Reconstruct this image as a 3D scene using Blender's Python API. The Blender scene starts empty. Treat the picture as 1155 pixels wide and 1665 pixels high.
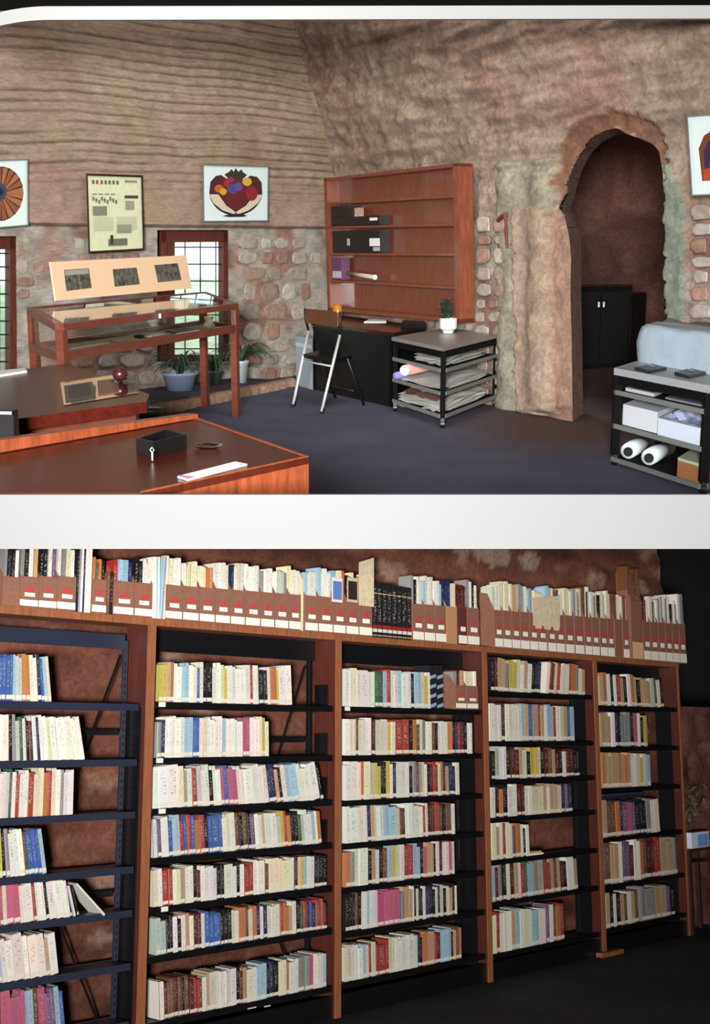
import bpy, math, random
import numpy as np
from mathutils import Matrix, Vector
random.seed(7); rng = np.random.RandomState(5)
S = bpy.context.scene; COL = S.collection

# ---------------------------------------------------------------- camera
F = 2000.0; EYE = 1.45; HOR = 390.0; CX, CY = 577.5, 832.5
pitch = math.atan((CY-HOR)/F)
cd = bpy.data.cameras.new('camera'); cam = bpy.data.objects.new('camera', cd); COL.objects.link(cam)
cd.sensor_fit = 'HORIZONTAL'; cd.sensor_width = 36; cd.lens = F*36/1155; cd.clip_end = 200
CM = Matrix.Translation((0, 0, EYE)) @ Matrix.Rotation(math.pi/2-pitch, 4, 'X')
cam.matrix_world = CM; S.camera = cam
CR = CM.to_3x3(); CI = CM.inverted(); C0 = Vector((0, 0, EYE))
# ---------------------------------------------------------------- world, lights, exposure
w = bpy.data.worlds.new('world'); S.world = w; w.use_nodes = True
w.node_tree.nodes['Background'].inputs[0].default_value = (.55, .6, .7, 1)
w.node_tree.nodes['Background'].inputs[1].default_value = .010
S.view_settings.view_transform = 'Standard'; S.view_settings.look = 'None'
S.view_settings.gamma = 1; S.view_settings.use_curve_mapping = False; S.view_settings.exposure = 0
def area(name, loc, target, size, power, col=(1, 1, 1), sy=None, spread=None):
    l = bpy.data.lights.new(name, 'AREA'); l.size = size; l.energy = power; l.color = col
    if sy: l.shape = 'RECTANGLE'; l.size_y = sy
    if spread: l.spread = spread
    o = bpy.data.objects.new(name, l); COL.objects.link(o)
    d = Vector(target)-Vector(loc); o.matrix_world = Matrix.Translation(loc) @ d.to_track_quat('-Z', 'Y').to_matrix().to_4x4()
    return o
area('camera_flash', (-.6, -3, 2.0), (0, 9, .2), 1.1, 500, (1, .985, .965), spread=math.radians(70))
area('study_fill', (.2, 8.6, 4.0), (-.1, 13, 2.3), 1.5, 84, (1, .97, .94))  # added fill light under the study ceiling, no fixture seen
area('study_fill', (-1.4, 6.2, 2.9), (-1.8, 10.5, 2.2), .8, 28, (1, .95, .88))  # second added fill for the study, also without a visible source
area('passage_fill', (5.2, 12.5, 2.6), (3.6, 15.5, .8), .5, 14, (1, .75, .62))  # weak fill light added inside the passage, source unseen

# ---------------------------------------------------------------- projection helpers (survey of the photograph)
def ray(px, py):
    d = CR @ Vector(((px-CX)/F, (CY-py)/F, -1)); return d
def fp(px, py, z=0.0):
    d = ray(px, py); return C0 + d*((z-EYE)/d.z)
def hit(px, py, p, n):
    d = ray(px, py); return C0 + d*((p-C0).dot(n)/d.dot(n))
def atY(px, py, Y):
    d = ray(px, py); return C0 + d*(Y/d.y)
def zat(px, py, base):      # height of a pixel above a floor point's distance
    return atY(px, py, base.y).z
def w2s(P):
    P = np.asarray(P, float); M = np.array(CI); q = P@M[:3, :3].T + M[:3, 3]
    return np.stack([CX+F*q[..., 0]/-q[..., 2], CY-F*q[..., 1]/-q[..., 2]], -1)

# ---------------------------------------------------------------- materials
def lin(c):
    return tuple(((v/255)/12.92 if v/255 <= .04045 else ((v/255+.055)/1.055)**2.4) for v in c)
MC = {}
def mat(name, rgb, rough=.6, metal=0, noise=0, scale=8, stretch=(1, 1, 1), bump=0, spec=.5, coord='Object', rgb2=None, trans=0, emit=0, coat=0):
    if name in MC: return MC[name]
    m = bpy.data.materials.new(name); m.use_nodes = True; nt = m.node_tree; b = nt.nodes['Principled BSDF']
    c = (*lin(rgb), 1); b.inputs['Base Color'].default_value = c; b.inputs['Roughness'].default_value = rough
    b.inputs['Metallic'].default_value = metal; b.inputs['Specular IOR Level'].default_value = spec
    if coat: b.inputs['Coat Weight'].default_value = coat; b.inputs['Coat Roughness'].default_value = .08
    if trans: b.inputs['Transmission Weight'].default_value = trans
    if emit: b.inputs['Emission Color'].default_value = c; b.inputs['Emission Strength'].default_value = emit
    if noise or bump or rgb2:
        tc = nt.nodes.new('ShaderNodeTexCoord'); mp = nt.nodes.new('ShaderNodeMapping'); mp.inputs['Scale'].default_value = stretch
        nz = nt.nodes.new('ShaderNodeTexNoise'); nz.inputs['Scale'].default_value = scale; nz.inputs['Detail'].default_value = 6; nz.inputs['Roughness'].default_value = .65
        nt.links.new(tc.outputs[coord], mp.inputs[0]); nt.links.new(mp.outputs[0], nz.inputs['Vector'])
        mx = nt.nodes.new('ShaderNodeMix'); mx.data_type = 'RGBA'
        k = 1-noise
        mx.inputs[6].default_value = tuple(v*k for v in c[:3])+(1,)
        mx.inputs[7].default_value = (*lin(rgb2), 1) if rgb2 else tuple(min(1, v*(1+noise)) for v in c[:3])+(1,)
        rp = nt.nodes.new('ShaderNodeMapRange'); rp.inputs[1].default_value = .3; rp.inputs[2].default_value = .7
        nt.links.new(nz.outputs[0], rp.inputs[0]); nt.links.new(rp.outputs[0], mx.inputs[0]); nt.links.new(mx.outputs[2], b.inputs['Base Color'])
        if bump:
            bp = nt.nodes.new('ShaderNodeBump'); bp.inputs['Strength'].default_value = bump; bp.inputs['Distance'].default_value = .02
            nt.links.new(nz.outputs[0], bp.inputs['Height']); nt.links.new(bp.outputs[0], b.inputs['Normal'])
    MC[name] = m; return m
def vmat(name, rough=.9, bump=.6, scale=14, var=.3, stretch=(1, 1, 1), spec=.15):
    """rock whose pigment, with some painted shade, comes from an attribute of the wall, times grain"""
    m = bpy.data.materials.new(name); m.use_nodes = True; nt = m.node_tree; b = nt.nodes['Principled BSDF']
    b.inputs['Roughness'].default_value = rough; b.inputs['Specular IOR Level'].default_value = spec
    at = nt.nodes.new('ShaderNodeAttribute'); at.attribute_name = 'Col'
    tc = nt.nodes.new('ShaderNodeTexCoord'); mp = nt.nodes.new('ShaderNodeMapping'); mp.inputs['Scale'].default_value = stretch
    nz = nt.nodes.new('ShaderNodeTexNoise'); nz.inputs['Scale'].default_value = scale; nz.inputs['Detail'].default_value = 12; nz.inputs['Roughness'].default_value = .82
    nt.links.new(tc.outputs['Object'], mp.inputs[0]); nt.links.new(mp.outputs[0], nz.inputs['Vector'])
    rp = nt.nodes.new('ShaderNodeMapRange'); rp.inputs[1].default_value = .3; rp.inputs[2].default_value = .7; rp.inputs[3].default_value = 1-var; rp.inputs[4].default_value = 1+var
    nt.links.new(nz.outputs[0], rp.inputs[0])
    mx = nt.nodes.new('ShaderNodeVectorMath'); mx.operation = 'SCALE'
    nt.links.new(at.outputs['Color'], mx.inputs[0]); nt.links.new(rp.outputs[0], mx.inputs['Scale']); nt.links.new(mx.outputs[0], b.inputs['Base Color'])
    bp = nt.nodes.new('ShaderNodeBump'); bp.inputs['Strength'].default_value = bump; bp.inputs['Distance'].default_value = .02
    nt.links.new(nz.outputs[0], bp.inputs['Height']); nt.links.new(bp.outputs[0], b.inputs['Normal'])
    return m
def omat(name, rough=.55, text=False, spec=.4):
    """colour of the single object (book cloth, card, stone), with lettering-like marks down a spine"""
    m = bpy.data.materials.new(name); m.use_nodes = True; nt = m.node_tree; b = nt.nodes['Principled BSDF']
    b.inputs['Roughness'].default_value = rough; b.inputs['Specular IOR Level'].default_value = spec
    oi = nt.nodes.new('ShaderNodeObjectInfo'); src = oi.outputs['Color']
    tc = nt.nodes.new('ShaderNodeTexCoord'); N = nt.nodes.new
    if text:
        # letters: noise in the spine's own 0..1 frame, shifted per book
        ad = N('ShaderNodeVectorMath'); ad.operation = 'MULTIPLY_ADD'; ad.inputs[1].default_value = (1.6, 0, 26)
        cb = N('ShaderNodeCombineXYZ'); ml = N('ShaderNodeMath'); ml.operation = 'MULTIPLY'; ml.inputs[1].default_value = 93
        nt.links.new(oi.outputs['Random'], ml.inputs[0]); nt.links.new(ml.outputs[0], cb.inputs[2]); nt.links.new(ml.outputs[0], cb.inputs[0])
        nt.links.new(tc.outputs['Object'], ad.inputs[0]); nt.links.new(cb.outputs[0], ad.inputs[2])
        nz = N('ShaderNodeTexNoise'); nz.inputs['Scale'].default_value = 1.5; nz.inputs['Detail'].default_value = 2
        nt.links.new(ad.outputs[0], nz.inputs['Vector'])
        gt = N('ShaderNodeMath'); gt.operation = 'GREATER_THAN'; gt.inputs[1].default_value = .56; nt.links.new(nz.outputs[0], gt.inputs[0])
        sx = N('ShaderNodeSeparateXYZ'); nt.links.new(tc.outputs['Object'], sx.inputs[0])
        def band(sock, c, h):
            a = N('ShaderNodeMath'); a.operation = 'COMPARE'; a.inputs[1].default_value = c; a.inputs[2].default_value = h; nt.links.new(sock, a.inputs[0]); return a.outputs[0]
        def mul(a, c):
            q = N('ShaderNodeMath'); q.operation = 'MULTIPLY'; nt.links.new(a, q.inputs[0]); nt.links.new(c, q.inputs[1]); return q.outputs[0]
        mk = mul(mul(gt.outputs[0], band(sx.outputs[0], .5, .28)), band(sx.outputs[2], .6, .3))
        bw = N('ShaderNodeRGBToBW'); nt.links.new(src, bw.inputs[0])
        lt = N('ShaderNodeMath'); lt.operation = 'LESS_THAN'; lt.inputs[1].default_value = .16; nt.links.new(bw.outputs[0], lt.inputs[0])
        ink = N('ShaderNodeMix'); ink.data_type = 'RGBA'; ink.inputs[6].default_value = (.09, .07, .07, 1); ink.inputs[7].default_value = (.55, .5, .38, 1); nt.links.new(lt.outputs[0], ink.inputs[0])
        fa = N('ShaderNodeMath'); fa.operation = 'MULTIPLY'; fa.inputs[1].default_value = .5; nt.links.new(mk, fa.inputs[0])
        mx = N('ShaderNodeMix'); mx.data_type = 'RGBA'; nt.links.new(fa.outputs[0], mx.inputs[0]); nt.links.new(src, mx.inputs[6]); nt.links.new(ink.outputs[2], mx.inputs[7]); src = mx.outputs[2]
    else:
        nz = N('ShaderNodeTexNoise'); nz.inputs['Scale'].default_value = 20; nz.inputs['Detail'].default_value = 8; nt.links.new(tc.outputs['Object'], nz.inputs['Vector'])
        rp = N('ShaderNodeMapRange'); rp.inputs[1].default_value = .3; rp.inputs[2].default_value = .7; rp.inputs[3].default_value = .75; rp.inputs[4].default_value = 1.2
        nt.links.new(nz.outputs[0], rp.inputs[0]); mx = N('ShaderNodeVectorMath'); mx.operation = 'SCALE'; nt.links.new(src, mx.inputs[0]); nt.links.new(rp.outputs[0], mx.inputs['Scale']); src = mx.outputs[0]
    nt.links.new(src, b.inputs['Base Color']); return m

# ---------------------------------------------------------------- mesh helpers
class MB:
    def __init__(s): s.v = []; s.f = []; s.m = []; s.k = 0
    def add(s, vs, fs):
        n = len(s.v); s.v += [tuple(v) for v in vs]; s.f += [tuple(i+n for i in f) for f in fs]; s.m += [s.k]*len(fs); return s
    def mt(s, k): s.k = k; return s
    def prism(s, bot, top):
        n = len(bot); return s.add(list(bot)+list(top), [tuple(range(n))[::-1], tuple(range(n, 2*n))]+[(i, (i+1) % n, n+(i+1) % n, n+i) for i in range(n)])
    def slab(s, pts, z0, z1):
        return s.prism([(p[0], p[1], z0) for p in pts], [(p[0], p[1], z1) for p in pts])
    def box(s, a, b):
        return s.slab([(a[0], a[1]), (b[0], a[1]), (b[0], b[1]), (a[0], b[1])], a[2], b[2])
    def bar(s, p, q, w, h=None, up=(0, 0, 1)):
        h = h or w; p, q = Vector(p), Vector(q); d = (q-p).normalized(); up = Vector(up)
        if abs(d.dot(up)) > .95: up = Vector((0, 1, 0))
        x = d.cross(up).normalized(); y = x.cross(d)
        o = [x*(-w/2)+y*(-h/2), x*(w/2)+y*(-h/2), x*(w/2)+y*(h/2), x*(-w/2)+y*(h/2)]
        return s.prism([p+i for i in o], [q+i for i in o])
    def tube(s, pts, r, n=8):
        pts = [Vector(p) for p in pts]; rr = r if isinstance(r, (list, tuple)) else [r]*len(pts); vs = []
        for i, p in enumerate(pts):
            d = (pts[min(i+1, len(pts)-1)]-pts[max(i-1, 0)]).normalized(); u = Vector((0, 0, 1)) if abs(d.z) < .9 else Vector((0, 1, 0))
            x = d.cross(u).normalized(); y = x.cross(d)
            vs += [p+(x*math.cos(a)+y*math.sin(a))*rr[i] for a in [2*math.pi*k/n for k in range(n)]]
        fs = [(i*n+k, i*n+(k+1) % n, (i+1)*n+(k+1) % n, (i+1)*n+k) for i in range(len(pts)-1) for k in range(n)]
        m = len(pts)-1
        return s.add(vs, fs+[tuple(range(n))[::-1], tuple(m*n+k for k in range(n))])
    def lathe(s, c, prof, n=20):
        c = Vector(c); vs = [c+Vector((r*math.cos(2*math.pi*k/n), r*math.sin(2*math.pi*k/n), z)) for r, z in prof for k in range(n)]
        fs = [(i*n+k, i*n+(k+1) % n, (i+1)*n+(k+1) % n, (i+1)*n+k) for i in range(len(prof)-1) for k in range(n)]
        return s.add(vs, fs)
    def ribbon(s, pts, ws, side):
        vs = []; side = Vector(side)
        for p, wd in zip(pts, ws): p = Vector(p); vs += [p-side*wd/2, p+Vector((0, 0, -wd*.2)), p+side*wd/2]
        return s.add(vs, [(i*3+j, i*3+j+1, i*3+4+j, i*3+3+j) for i in range(len(pts)-1) for j in (0, 1)])
WM = {}
def build(name, mb, mats, parent=None, origin=None, smooth=False):
    """one mesh object, vertices given in world space"""
    me = bpy.data.meshes.new(name); mats = mats if isinstance(mats, (list, tuple)) else [mats]
    if parent is not None: M = WM[parent.name]
    elif origin is not None: M = origin if isinstance(origin, Matrix) else Matrix.Translation(origin)
    else:
        a = np.array([tuple(v) for v in mb.v]); M = Matrix.Translation((a[:, 0].mean(), a[:, 1].mean(), a[:, 2].min()))
    I = M.inverted(); me.from_pydata([tuple(I @ Vector(v)) for v in mb.v], [], mb.f); me.validate(); 
    for m in mats: me.materials.append(m)
    if len(mats) > 1 and len(me.polygons) == len(mb.m): me.polygons.foreach_set('material_index', mb.m)
    import bmesh
    bm = bmesh.new(); bm.from_mesh(me); bmesh.ops.recalc_face_normals(bm, faces=bm.faces); bm.to_mesh(me); bm.free()
    if smooth: me.polygons.foreach_set('use_smooth', [True]*len(me.polygons))
    o = bpy.data.objects.new(name, me); COL.objects.link(o)
    if parent is not None: o.parent = parent; WM[o.name] = M
    else: o.matrix_world = M; WM[o.name] = M
    return o
def tag(o, label=None, cat=None, group=None, kind=None):
    if label: o['label'] = label
    if cat: o['category'] = cat
    if group: o['group'] = group
    if kind: o['kind'] = kind
    return o
def thing(name, label, cat, loc, group=None):
    o = bpy.data.objects.new(name, None); COL.objects.link(o); M = Matrix.Translation(loc); o.matrix_world = M; WM[o.name] = M; o.empty_display_size = .1
    return tag(o, label, cat, group)
def struct(name, mb, m, **k): return tag(build(name, mb, m, **k), kind='structure')

# numpy value noise
def vnoise(x, y, seed):
    r = np.random.RandomState(seed).rand(256, 256); xi = np.floor(x).astype(int); yi = np.floor(y).astype(int); fx = x-xi; fy = y-yi
    fx = fx*fx*(3-2*fx); fy = fy*fy*(3-2*fy); g = lambda a, b: r[a % 256, b % 256]
    return (g(xi, yi)*(1-fx)+g(xi+1, yi)*fx)*(1-fy)+(g(xi, yi+1)*(1-fx)+g(xi+1, yi+1)*fx)*fy
def fbm(x, y, seed, o=4): return sum(vnoise(x*2**i, y*2**i, seed+i)*.5**(i+1) for i in range(o))
def inpoly(P, poly):
    x, y = P[..., 0], P[..., 1]; r = np.zeros(x.shape, bool); n = len(poly)
    for i in range(n):
        x1, y1 = poly[i]; x2, y2 = poly[(i+1) % n]
        c = ((y1 > y) != (y2 > y)) & (x < (x2-x1)*(y-y1)/((y2-y1) or 1e-9)+x1); r ^= c
    return r
def softpoly(P, poly, wob, seed):
    """membership of a patch with a wobbling outline"""
    Q = P.copy(); Q[..., 0] += (fbm(P[..., 0]/9, P[..., 1]/9, seed, 3)-.45)*wob*2; Q[..., 1] += (fbm(P[..., 0]/9, P[..., 1]/9, seed+9, 3)-.45)*wob*2
    return inpoly(Q, poly).astype(float)

def snap(G, keep, polys, nrm):
    """pull the rim of a cut hole onto its outline and give the rim a reveal"""
    k = np.ones((G.shape[0]+1, G.shape[1]+1), bool); k[1:-1, 1:-1] = keep; r = ~k
    anyk = k[:-1, :-1] | k[1:, :-1] | k[:-1, 1:] | k[1:, 1:]; anyr = r[:-1, :-1] | r[1:, :-1] | r[:-1, 1:] | r[1:, 1:]
    for i, j in np.argwhere(anyk & anyr):
        P = G[i, j]; q = w2s(P); best = None
        for poly in polys:
            for u in range(len(poly)):
                A, B = np.array(poly[u], float), np.array(poly[(u+1) % len(poly)], float); t = np.clip((q-A)@(B-A)/((B-A)@(B-A)), 0, 1); c = A+(B-A)*t; d = np.linalg.norm(c-q)
                if best is None or d < best[0]: best = (d, c)
        if best[0] < 12: G[i, j] = hit(best[1][0], best[1][1], Vector(P), (nRu if P[2] > P1.z and nrm is nR else nrm))
def rim_faces(G, keep, dirv, depth):
    V = []; Fq = []; dv = np.array(dirv)*depth
    def q(a, b): n = len(V); V.extend([tuple(a), tuple(b), tuple(b+dv), tuple(a+dv)]); Fq.append((n, n+1, n+2, n+3))
    K = keep
    for i, j in np.argwhere(K[:-1] != K[1:]): q(G[i+1, j], G[i+1, j+1])
    for i, j in np.argwhere(K[:, :-1] != K[:, 1:]): q(G[i, j+1], G[i+1, j+1])
    mb = MB(); mb.add(V, Fq); return mb
def gridwall(name, G, col, m, keep=None, n=None, parent=None):
    """G (i,j,3) world points, col (i,j,3) linear; keep mask of faces"""
    a, b = G.shape[:2]; idx = np.arange(a*b).reshape(a, b)
    f = np.stack([idx[:-1, :-1], idx[1:, :-1], idx[1:, 1:], idx[:-1, 1:]], -1).reshape(-1, 4)
    if keep is not None: f = f[keep.reshape(-1)]
    me = bpy.data.meshes.new(name); me.from_pydata(G.reshape(-1, 3).tolist(), [], f.tolist()); me.materials.append(m)
    ca = me.color_attributes.new('Col', 'FLOAT_COLOR', 'POINT'); c4 = np.ones((a*b, 4)); c4[:, :3] = col.reshape(-1, 3); ca.data.foreach_set('color', c4.reshape(-1))
    me.polygons.foreach_set('use_smooth', [True]*len(me.polygons))
    o = bpy.data.objects.new(name, me); COL.objects.link(o); WM[o.name] = Matrix()
    if parent: o.parent = parent
    else: o['kind'] = 'structure'
    return o
def L3(c): return np.array(lin(c))

# =================================================================================== UPPER ROOM: dug-out study
P0 = fp(535, 603); Lf = fp(300, 633); Rf = fp(850, 669)
P1 = atY(541, 285, P0.y)
P2 = atY(480, 32, P0.y-.75)
dL = (Lf-P0); dL.z = 0; dL.normalize(); dR = (Rf-P0); dR.z = 0; dR.normalize()
def corner(z):
    z = np.asarray(z, float)[..., None]; t = np.clip((z-P1.z)/(P2.z-P1.z), 0, None)
    up = np.array(P1)+t*(np.array(P2)-np.array(P1)); lo = np.array(P0)+np.clip(z, None, P1.z)/P1.z*(np.array(P1)-np.array(P0))
    return np.where(z > P1.z, up, lo)
nL = Vector((0, 0, 1)).cross(dL).normalized();  nL = nL if nL.y < 0 else -nL
nR = Vector((0, 0, 1)).cross(dR).normalized();  nR = nR if nR.y < 0 else -nR
nLu = (P2-P1).cross(dL).normalized(); nLu = nLu if nLu.y < 0 else -nLu
nRu = (P2-P1).cross(dR).normalized(); nRu = nRu if nRu.y < 0 else -nRu
def onL(px, py, off=0):
    p = hit(px, py, P0+nL*off, nL); return p if p.z < P1.z else hit(px, py, P1+nLu*off, nLu)
def onR(px, py, off=0):
    p = hit(px, py, P0+nR*off, nR); return p if p.z < P1.z else hit(px, py, P1+nRu*off, nRu)
rock = vmat('hewn_sandstone', scale=22, var=.55, bump=1.0)
rock_s = vmat('scored_sandstone', scale=14, var=.42, bump=.8, stretch=(1, 1, 4))
zs = np.arange(-.05, 4.45, .017)
# ---- left wall
zsR = zs; zs = np.arange(-.05, 4.45, .0105); ss = np.arange(0, 8.4, .034); SS, ZZ = np.meshgrid(ss, zs, indexing='ij')
G = corner(ZZ)+SS[..., None]*np.array(dL); PX = w2s(G)
zled = onL(340, 369).z
wob = (fbm(SS*.9, ZZ*.7, 3)-.45)
ln = ZZ*1.0+.02*SS+wob*.10+.05*vnoise(SS*.45, ZZ*0, 44)
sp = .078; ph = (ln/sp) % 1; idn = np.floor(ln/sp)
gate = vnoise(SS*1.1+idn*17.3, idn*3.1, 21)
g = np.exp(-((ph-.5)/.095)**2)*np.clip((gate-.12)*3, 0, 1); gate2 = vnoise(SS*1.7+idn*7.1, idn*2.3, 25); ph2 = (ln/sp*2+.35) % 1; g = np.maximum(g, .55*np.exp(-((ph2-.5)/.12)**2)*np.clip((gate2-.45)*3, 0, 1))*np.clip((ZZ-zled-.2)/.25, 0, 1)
fine = fbm(SS*9, ZZ*16, 8, 4)-.45
disp = -g*.03+fine*.03+np.where(ZZ > zled+.006*np.sin(SS*5), .045, 0)+(fbm(SS*1.3, ZZ*1.3, 31)-.45)*.10
G = G+disp[..., None]*np.array(nL)
base = L3((166, 146, 130)); pale = L3((176, 170, 158)); red = L3((152, 120, 108)); dark = L3((104, 84, 74)); ochre = L3((160, 146, 118))
cA = base*(1+fine[..., None]*.5)
n1 = fbm(SS*1.4, ZZ*2.2, 77)[..., None]; cA = cA*(1-np.clip((n1-.45)*3, 0, .7))+red*np.clip((n1-.45)*3, 0, .7)
n2 = fbm(SS*1.1+9, ZZ*1.3, 78)[..., None]; cA = cA*(1-np.clip((n2-.5)*4, 0, .6))+ochre*np.clip((n2-.5)*4, 0, .6)
cA = cA*(1-.62*g[..., None])  # shade of the scored grooves painted into the wall colour
low = (ZZ < zled)[..., None]; n3 = fbm(SS*2.6, ZZ*3.2, 90)[..., None]; t = np.clip((n3-.34)*5, 0, 1)
cL = (red*(1-t)+pale*.85*t)*(1+fine[..., None]*.9); cA = np.where(low, cL, cA)
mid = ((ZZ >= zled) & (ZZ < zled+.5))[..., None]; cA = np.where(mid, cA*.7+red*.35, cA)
cA = cA*np.where(np.abs(ZZ-zled) < .015, .45, 1)[..., None]  # shadow line along the ledge lip, painted into the colour
win2 = [(256, 374), (371, 374), (372, 588), (256, 590)]; win1 = [(-90, 384), (26, 384), (28, 664), (-90, 664)]
Fc = (PX[:-1, :-1]+PX[1:, 1:])/2
keep = ~(inpoly(Fc, win2) | inpoly(Fc, win1))
snap(G, keep, [win1, win2], nL)
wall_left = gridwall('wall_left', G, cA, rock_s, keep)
# ---- right wall
zs = zsR; ss = np.arange(0, 8.6, .022); SS, ZZ = np.meshgrid(ss, zs, indexing='ij')
G = corner(ZZ)+SS[..., None]*np.array(dR); PX = w2s(G)
fine = fbm(SS*8, ZZ*9, 18, 5)-.47; big = fbm(SS*1.6, ZZ*2, 61)-.45
pick = fbm(SS*1.6+ZZ*5.5, ZZ*11-SS*1.2, 63, 3)-.45
zr = onR(700, 300).z
arch = [(931, 640), (930, 560), (928, 480), (929, 420), (926, 385), (918, 350), (909, 338), (916, 320), (921, 300), (930, 270), (944, 244), (962, 224), (984, 212), (1004, 208), (1020, 218), (1044, 226), (1062, 234), (1072, 246), (1078, 280), (1082, 320), (1084, 380), (1085, 460), (1088, 520), (1092, 800), (933, 730)]
pil = softpoly(PX, [(818, 262), (902, 258), (906, 670), (812, 664)], 5, 5)
pil2 = softpoly(PX, [(846, 335), (905, 338), (934, 400), (934, 662), (852, 670)], 5, 6)
pil3 = softpoly(PX, [(1086, 240), (1118, 330), (1118, 760), (1086, 760)], 4, 8)
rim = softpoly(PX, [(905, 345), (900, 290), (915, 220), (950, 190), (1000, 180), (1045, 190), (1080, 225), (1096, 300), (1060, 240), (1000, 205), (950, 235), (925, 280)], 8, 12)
disp = (fine*.05+big*.07*(1-rim))+(1-rim)*np.where(ZZ > zr, np.clip(pick, -.25, .25)*.13, 0)+pil*(.06+.03*np.sin((PX[..., 0]-818)/84*3.1*3))+pil2*.05+pil3*.05-rim*.05
G = G+disp[..., None]*np.array(nR)
cB = base*.93*(1+fine[..., None]*.7)*(1+pick[..., None]*.5)
n1 = fbm(SS*1.5, ZZ*2, 177)[..., None]; t = np.clip((n1-.42)*3, 0, .75); cB = cB*(1-t)+red*t
low = (PX[..., 1] > 345+8*np.sin(PX[..., 0]/14))[..., None]; n3 = fbm(SS*2.3, ZZ*2.9, 190)[..., None]; t = np.clip((n3-.4)*5, 0, 1)
cB = np.where(low, (red*(1-t)+pale*.82*t)*(1+fine[..., None]*.9), cB)
gg = L3((152, 146, 130))
cB = cB*(1-pil[..., None])+gg*(1+fine[..., None]*.8)*pil[..., None]
cB = cB*(1-pil2[..., None]*.6)+L3((176, 146, 126))*(1+fine[..., None]*.5)*pil2[..., None]*.6
cB = cB*(1-pil3[..., None])+L3((132, 140, 126))*(1+fine[..., None]*.5)*pil3[..., None]
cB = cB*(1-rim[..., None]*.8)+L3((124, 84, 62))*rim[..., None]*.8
Fc = (PX[:-1, :-1]+PX[1:, 1:])/2; keep = ~(inpoly(Fc, arch))
snap(G, keep, [arch], nR)
wall_right = gridwall('wall_right', G, cB, rock, keep)
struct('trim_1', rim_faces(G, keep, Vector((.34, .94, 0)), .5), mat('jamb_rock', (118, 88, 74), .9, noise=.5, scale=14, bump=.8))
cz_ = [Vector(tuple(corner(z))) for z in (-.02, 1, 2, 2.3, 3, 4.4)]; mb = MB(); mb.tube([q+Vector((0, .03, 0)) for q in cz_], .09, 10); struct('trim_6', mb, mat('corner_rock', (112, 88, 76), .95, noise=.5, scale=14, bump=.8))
# ---- stones set in the lower walls
stone_m = omat('plastered_stone', rough=.95, spec=.1)
def stone(parent, on, px, py, wpx, hpx, col, nrm):
    n = 9; ring0, ring1, ring2 = [], [], []
    for k in range(n):
        a = 2*math.pi*k/n+random.uniform(-.15, .15); sq = 1/max(abs(math.cos(a)), abs(math.sin(a)))**.85
        x = px+math.cos(a)*wpx/2*sq*random.uniform(.9, 1.06); y = py+math.sin(a)*hpx/2*sq*random.uniform(.9, 1.06)
        ring0.append(on(x, y, -.03)); ring1.append(on(px+(x-px)*.96, py+(y-py)*.96, .035)); ring2.append(on(px+(x-px)*.75, py+(y-py)*.8, .043))
    mb = MB(); mb.add(ring0+ring1+ring2, [(i, (i+1) % n, n+(i+1) % n, n+i) for i in range(n)]+[(n+i, n+(i+1) % n, 2*n+(i+1) % n, 2*n+i) for i in range(n)]+[tuple(range(2*n, 3*n))])
    o = build('stone', mb, stone_m, parent=parent, smooth=False); o.color = (*(L3(col)*random.uniform(.8, 1.1)), 1)
cols = [(166, 156, 144), (154, 142, 130), (160, 150, 142), (152, 130, 116), (146, 118, 104), (168, 162, 150)]
y = 384
while y < 600:
    h = random.uniform(18, 34); x = 384+random.uniform(0, 10)
    while x < 522:
        wd = random.uniform(20, 46)
        if x+wd < 528 and not (x+wd/2 > 478 and y+h/2 > 530): stone(wall_left, onL, x+wd/2, y+h/2, wd-4, h-4, random.choice(cols), nL)
        x += wd
    y += h
for x0, x1, y0, y1 in ((66, 250, 384, 425), (112, 252, 545, 600), (24, 80, 390, 470)):
    y = y0
    while y < y1:
        h = random.uniform(20, 30); x = x0
        while x < x1:
            wd = random.uniform(24, 46)
            if x+wd < x1+4: stone(wall_left, onL, x+wd/2, y+h/2, wd-4, h-4, random.choice(cols), nL)
            x += wd
        y += h
for x0, x1, y0, y1 in ((770, 816, 350, 650), (1120, 1165, 330, 530)):
    y = y0
    while y < y1:
        h = random.uniform(20, 34); x = x0+random.uniform(-2, 3)
        while x < x1-12:
            wd = random.uniform(18, 30) if x0 < 1000 else random.uniform(30, 44)
            stone(wall_right, onR, x+wd/2, y+h/2, wd-4, h-4, random.choice(cols), nR); x += wd
        y += h
# ---- floor, carpet
X, Y = np.meshgrid(np.arange(-7, 9, .08), np.arange(6.15, 20, .08), indexing='ij')
Gf = np.stack([X, Y, np.zeros_like(X)], -1); PF = w2s(Gf)
cF = np.ones(Gf.shape)*L3((86, 87, 103))*(1+(fbm(X*3, Y*3, 5)[..., None]-.47)*.5)
d = np.hypot((PF[..., 0]-930)/190, (PF[..., 1]-690)/52); t = np.clip(1.5-d*1.2, 0, 1)[..., None]
d2 = np.clip((PF[..., 0]-905)/60, 0, 1)*(PF[..., 1] < 690); t = np.maximum(t, d2[..., None])
cF = cF*(1-t)+L3((84, 66, 60))*t
Gf[..., 2] += (fbm(X*2, Y*2, 9)-.47)*.006
floor = gridwall('floor', Gf, cF, vmat('carpet', scale=60, var=.35, bump=.5, rough=1))
mb = MB(); mb.box((-7, 6.15, -.06), (9, 20, -.012)); struct('floor_slab', mb, mat('concrete', (120, 115, 110)))
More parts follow.
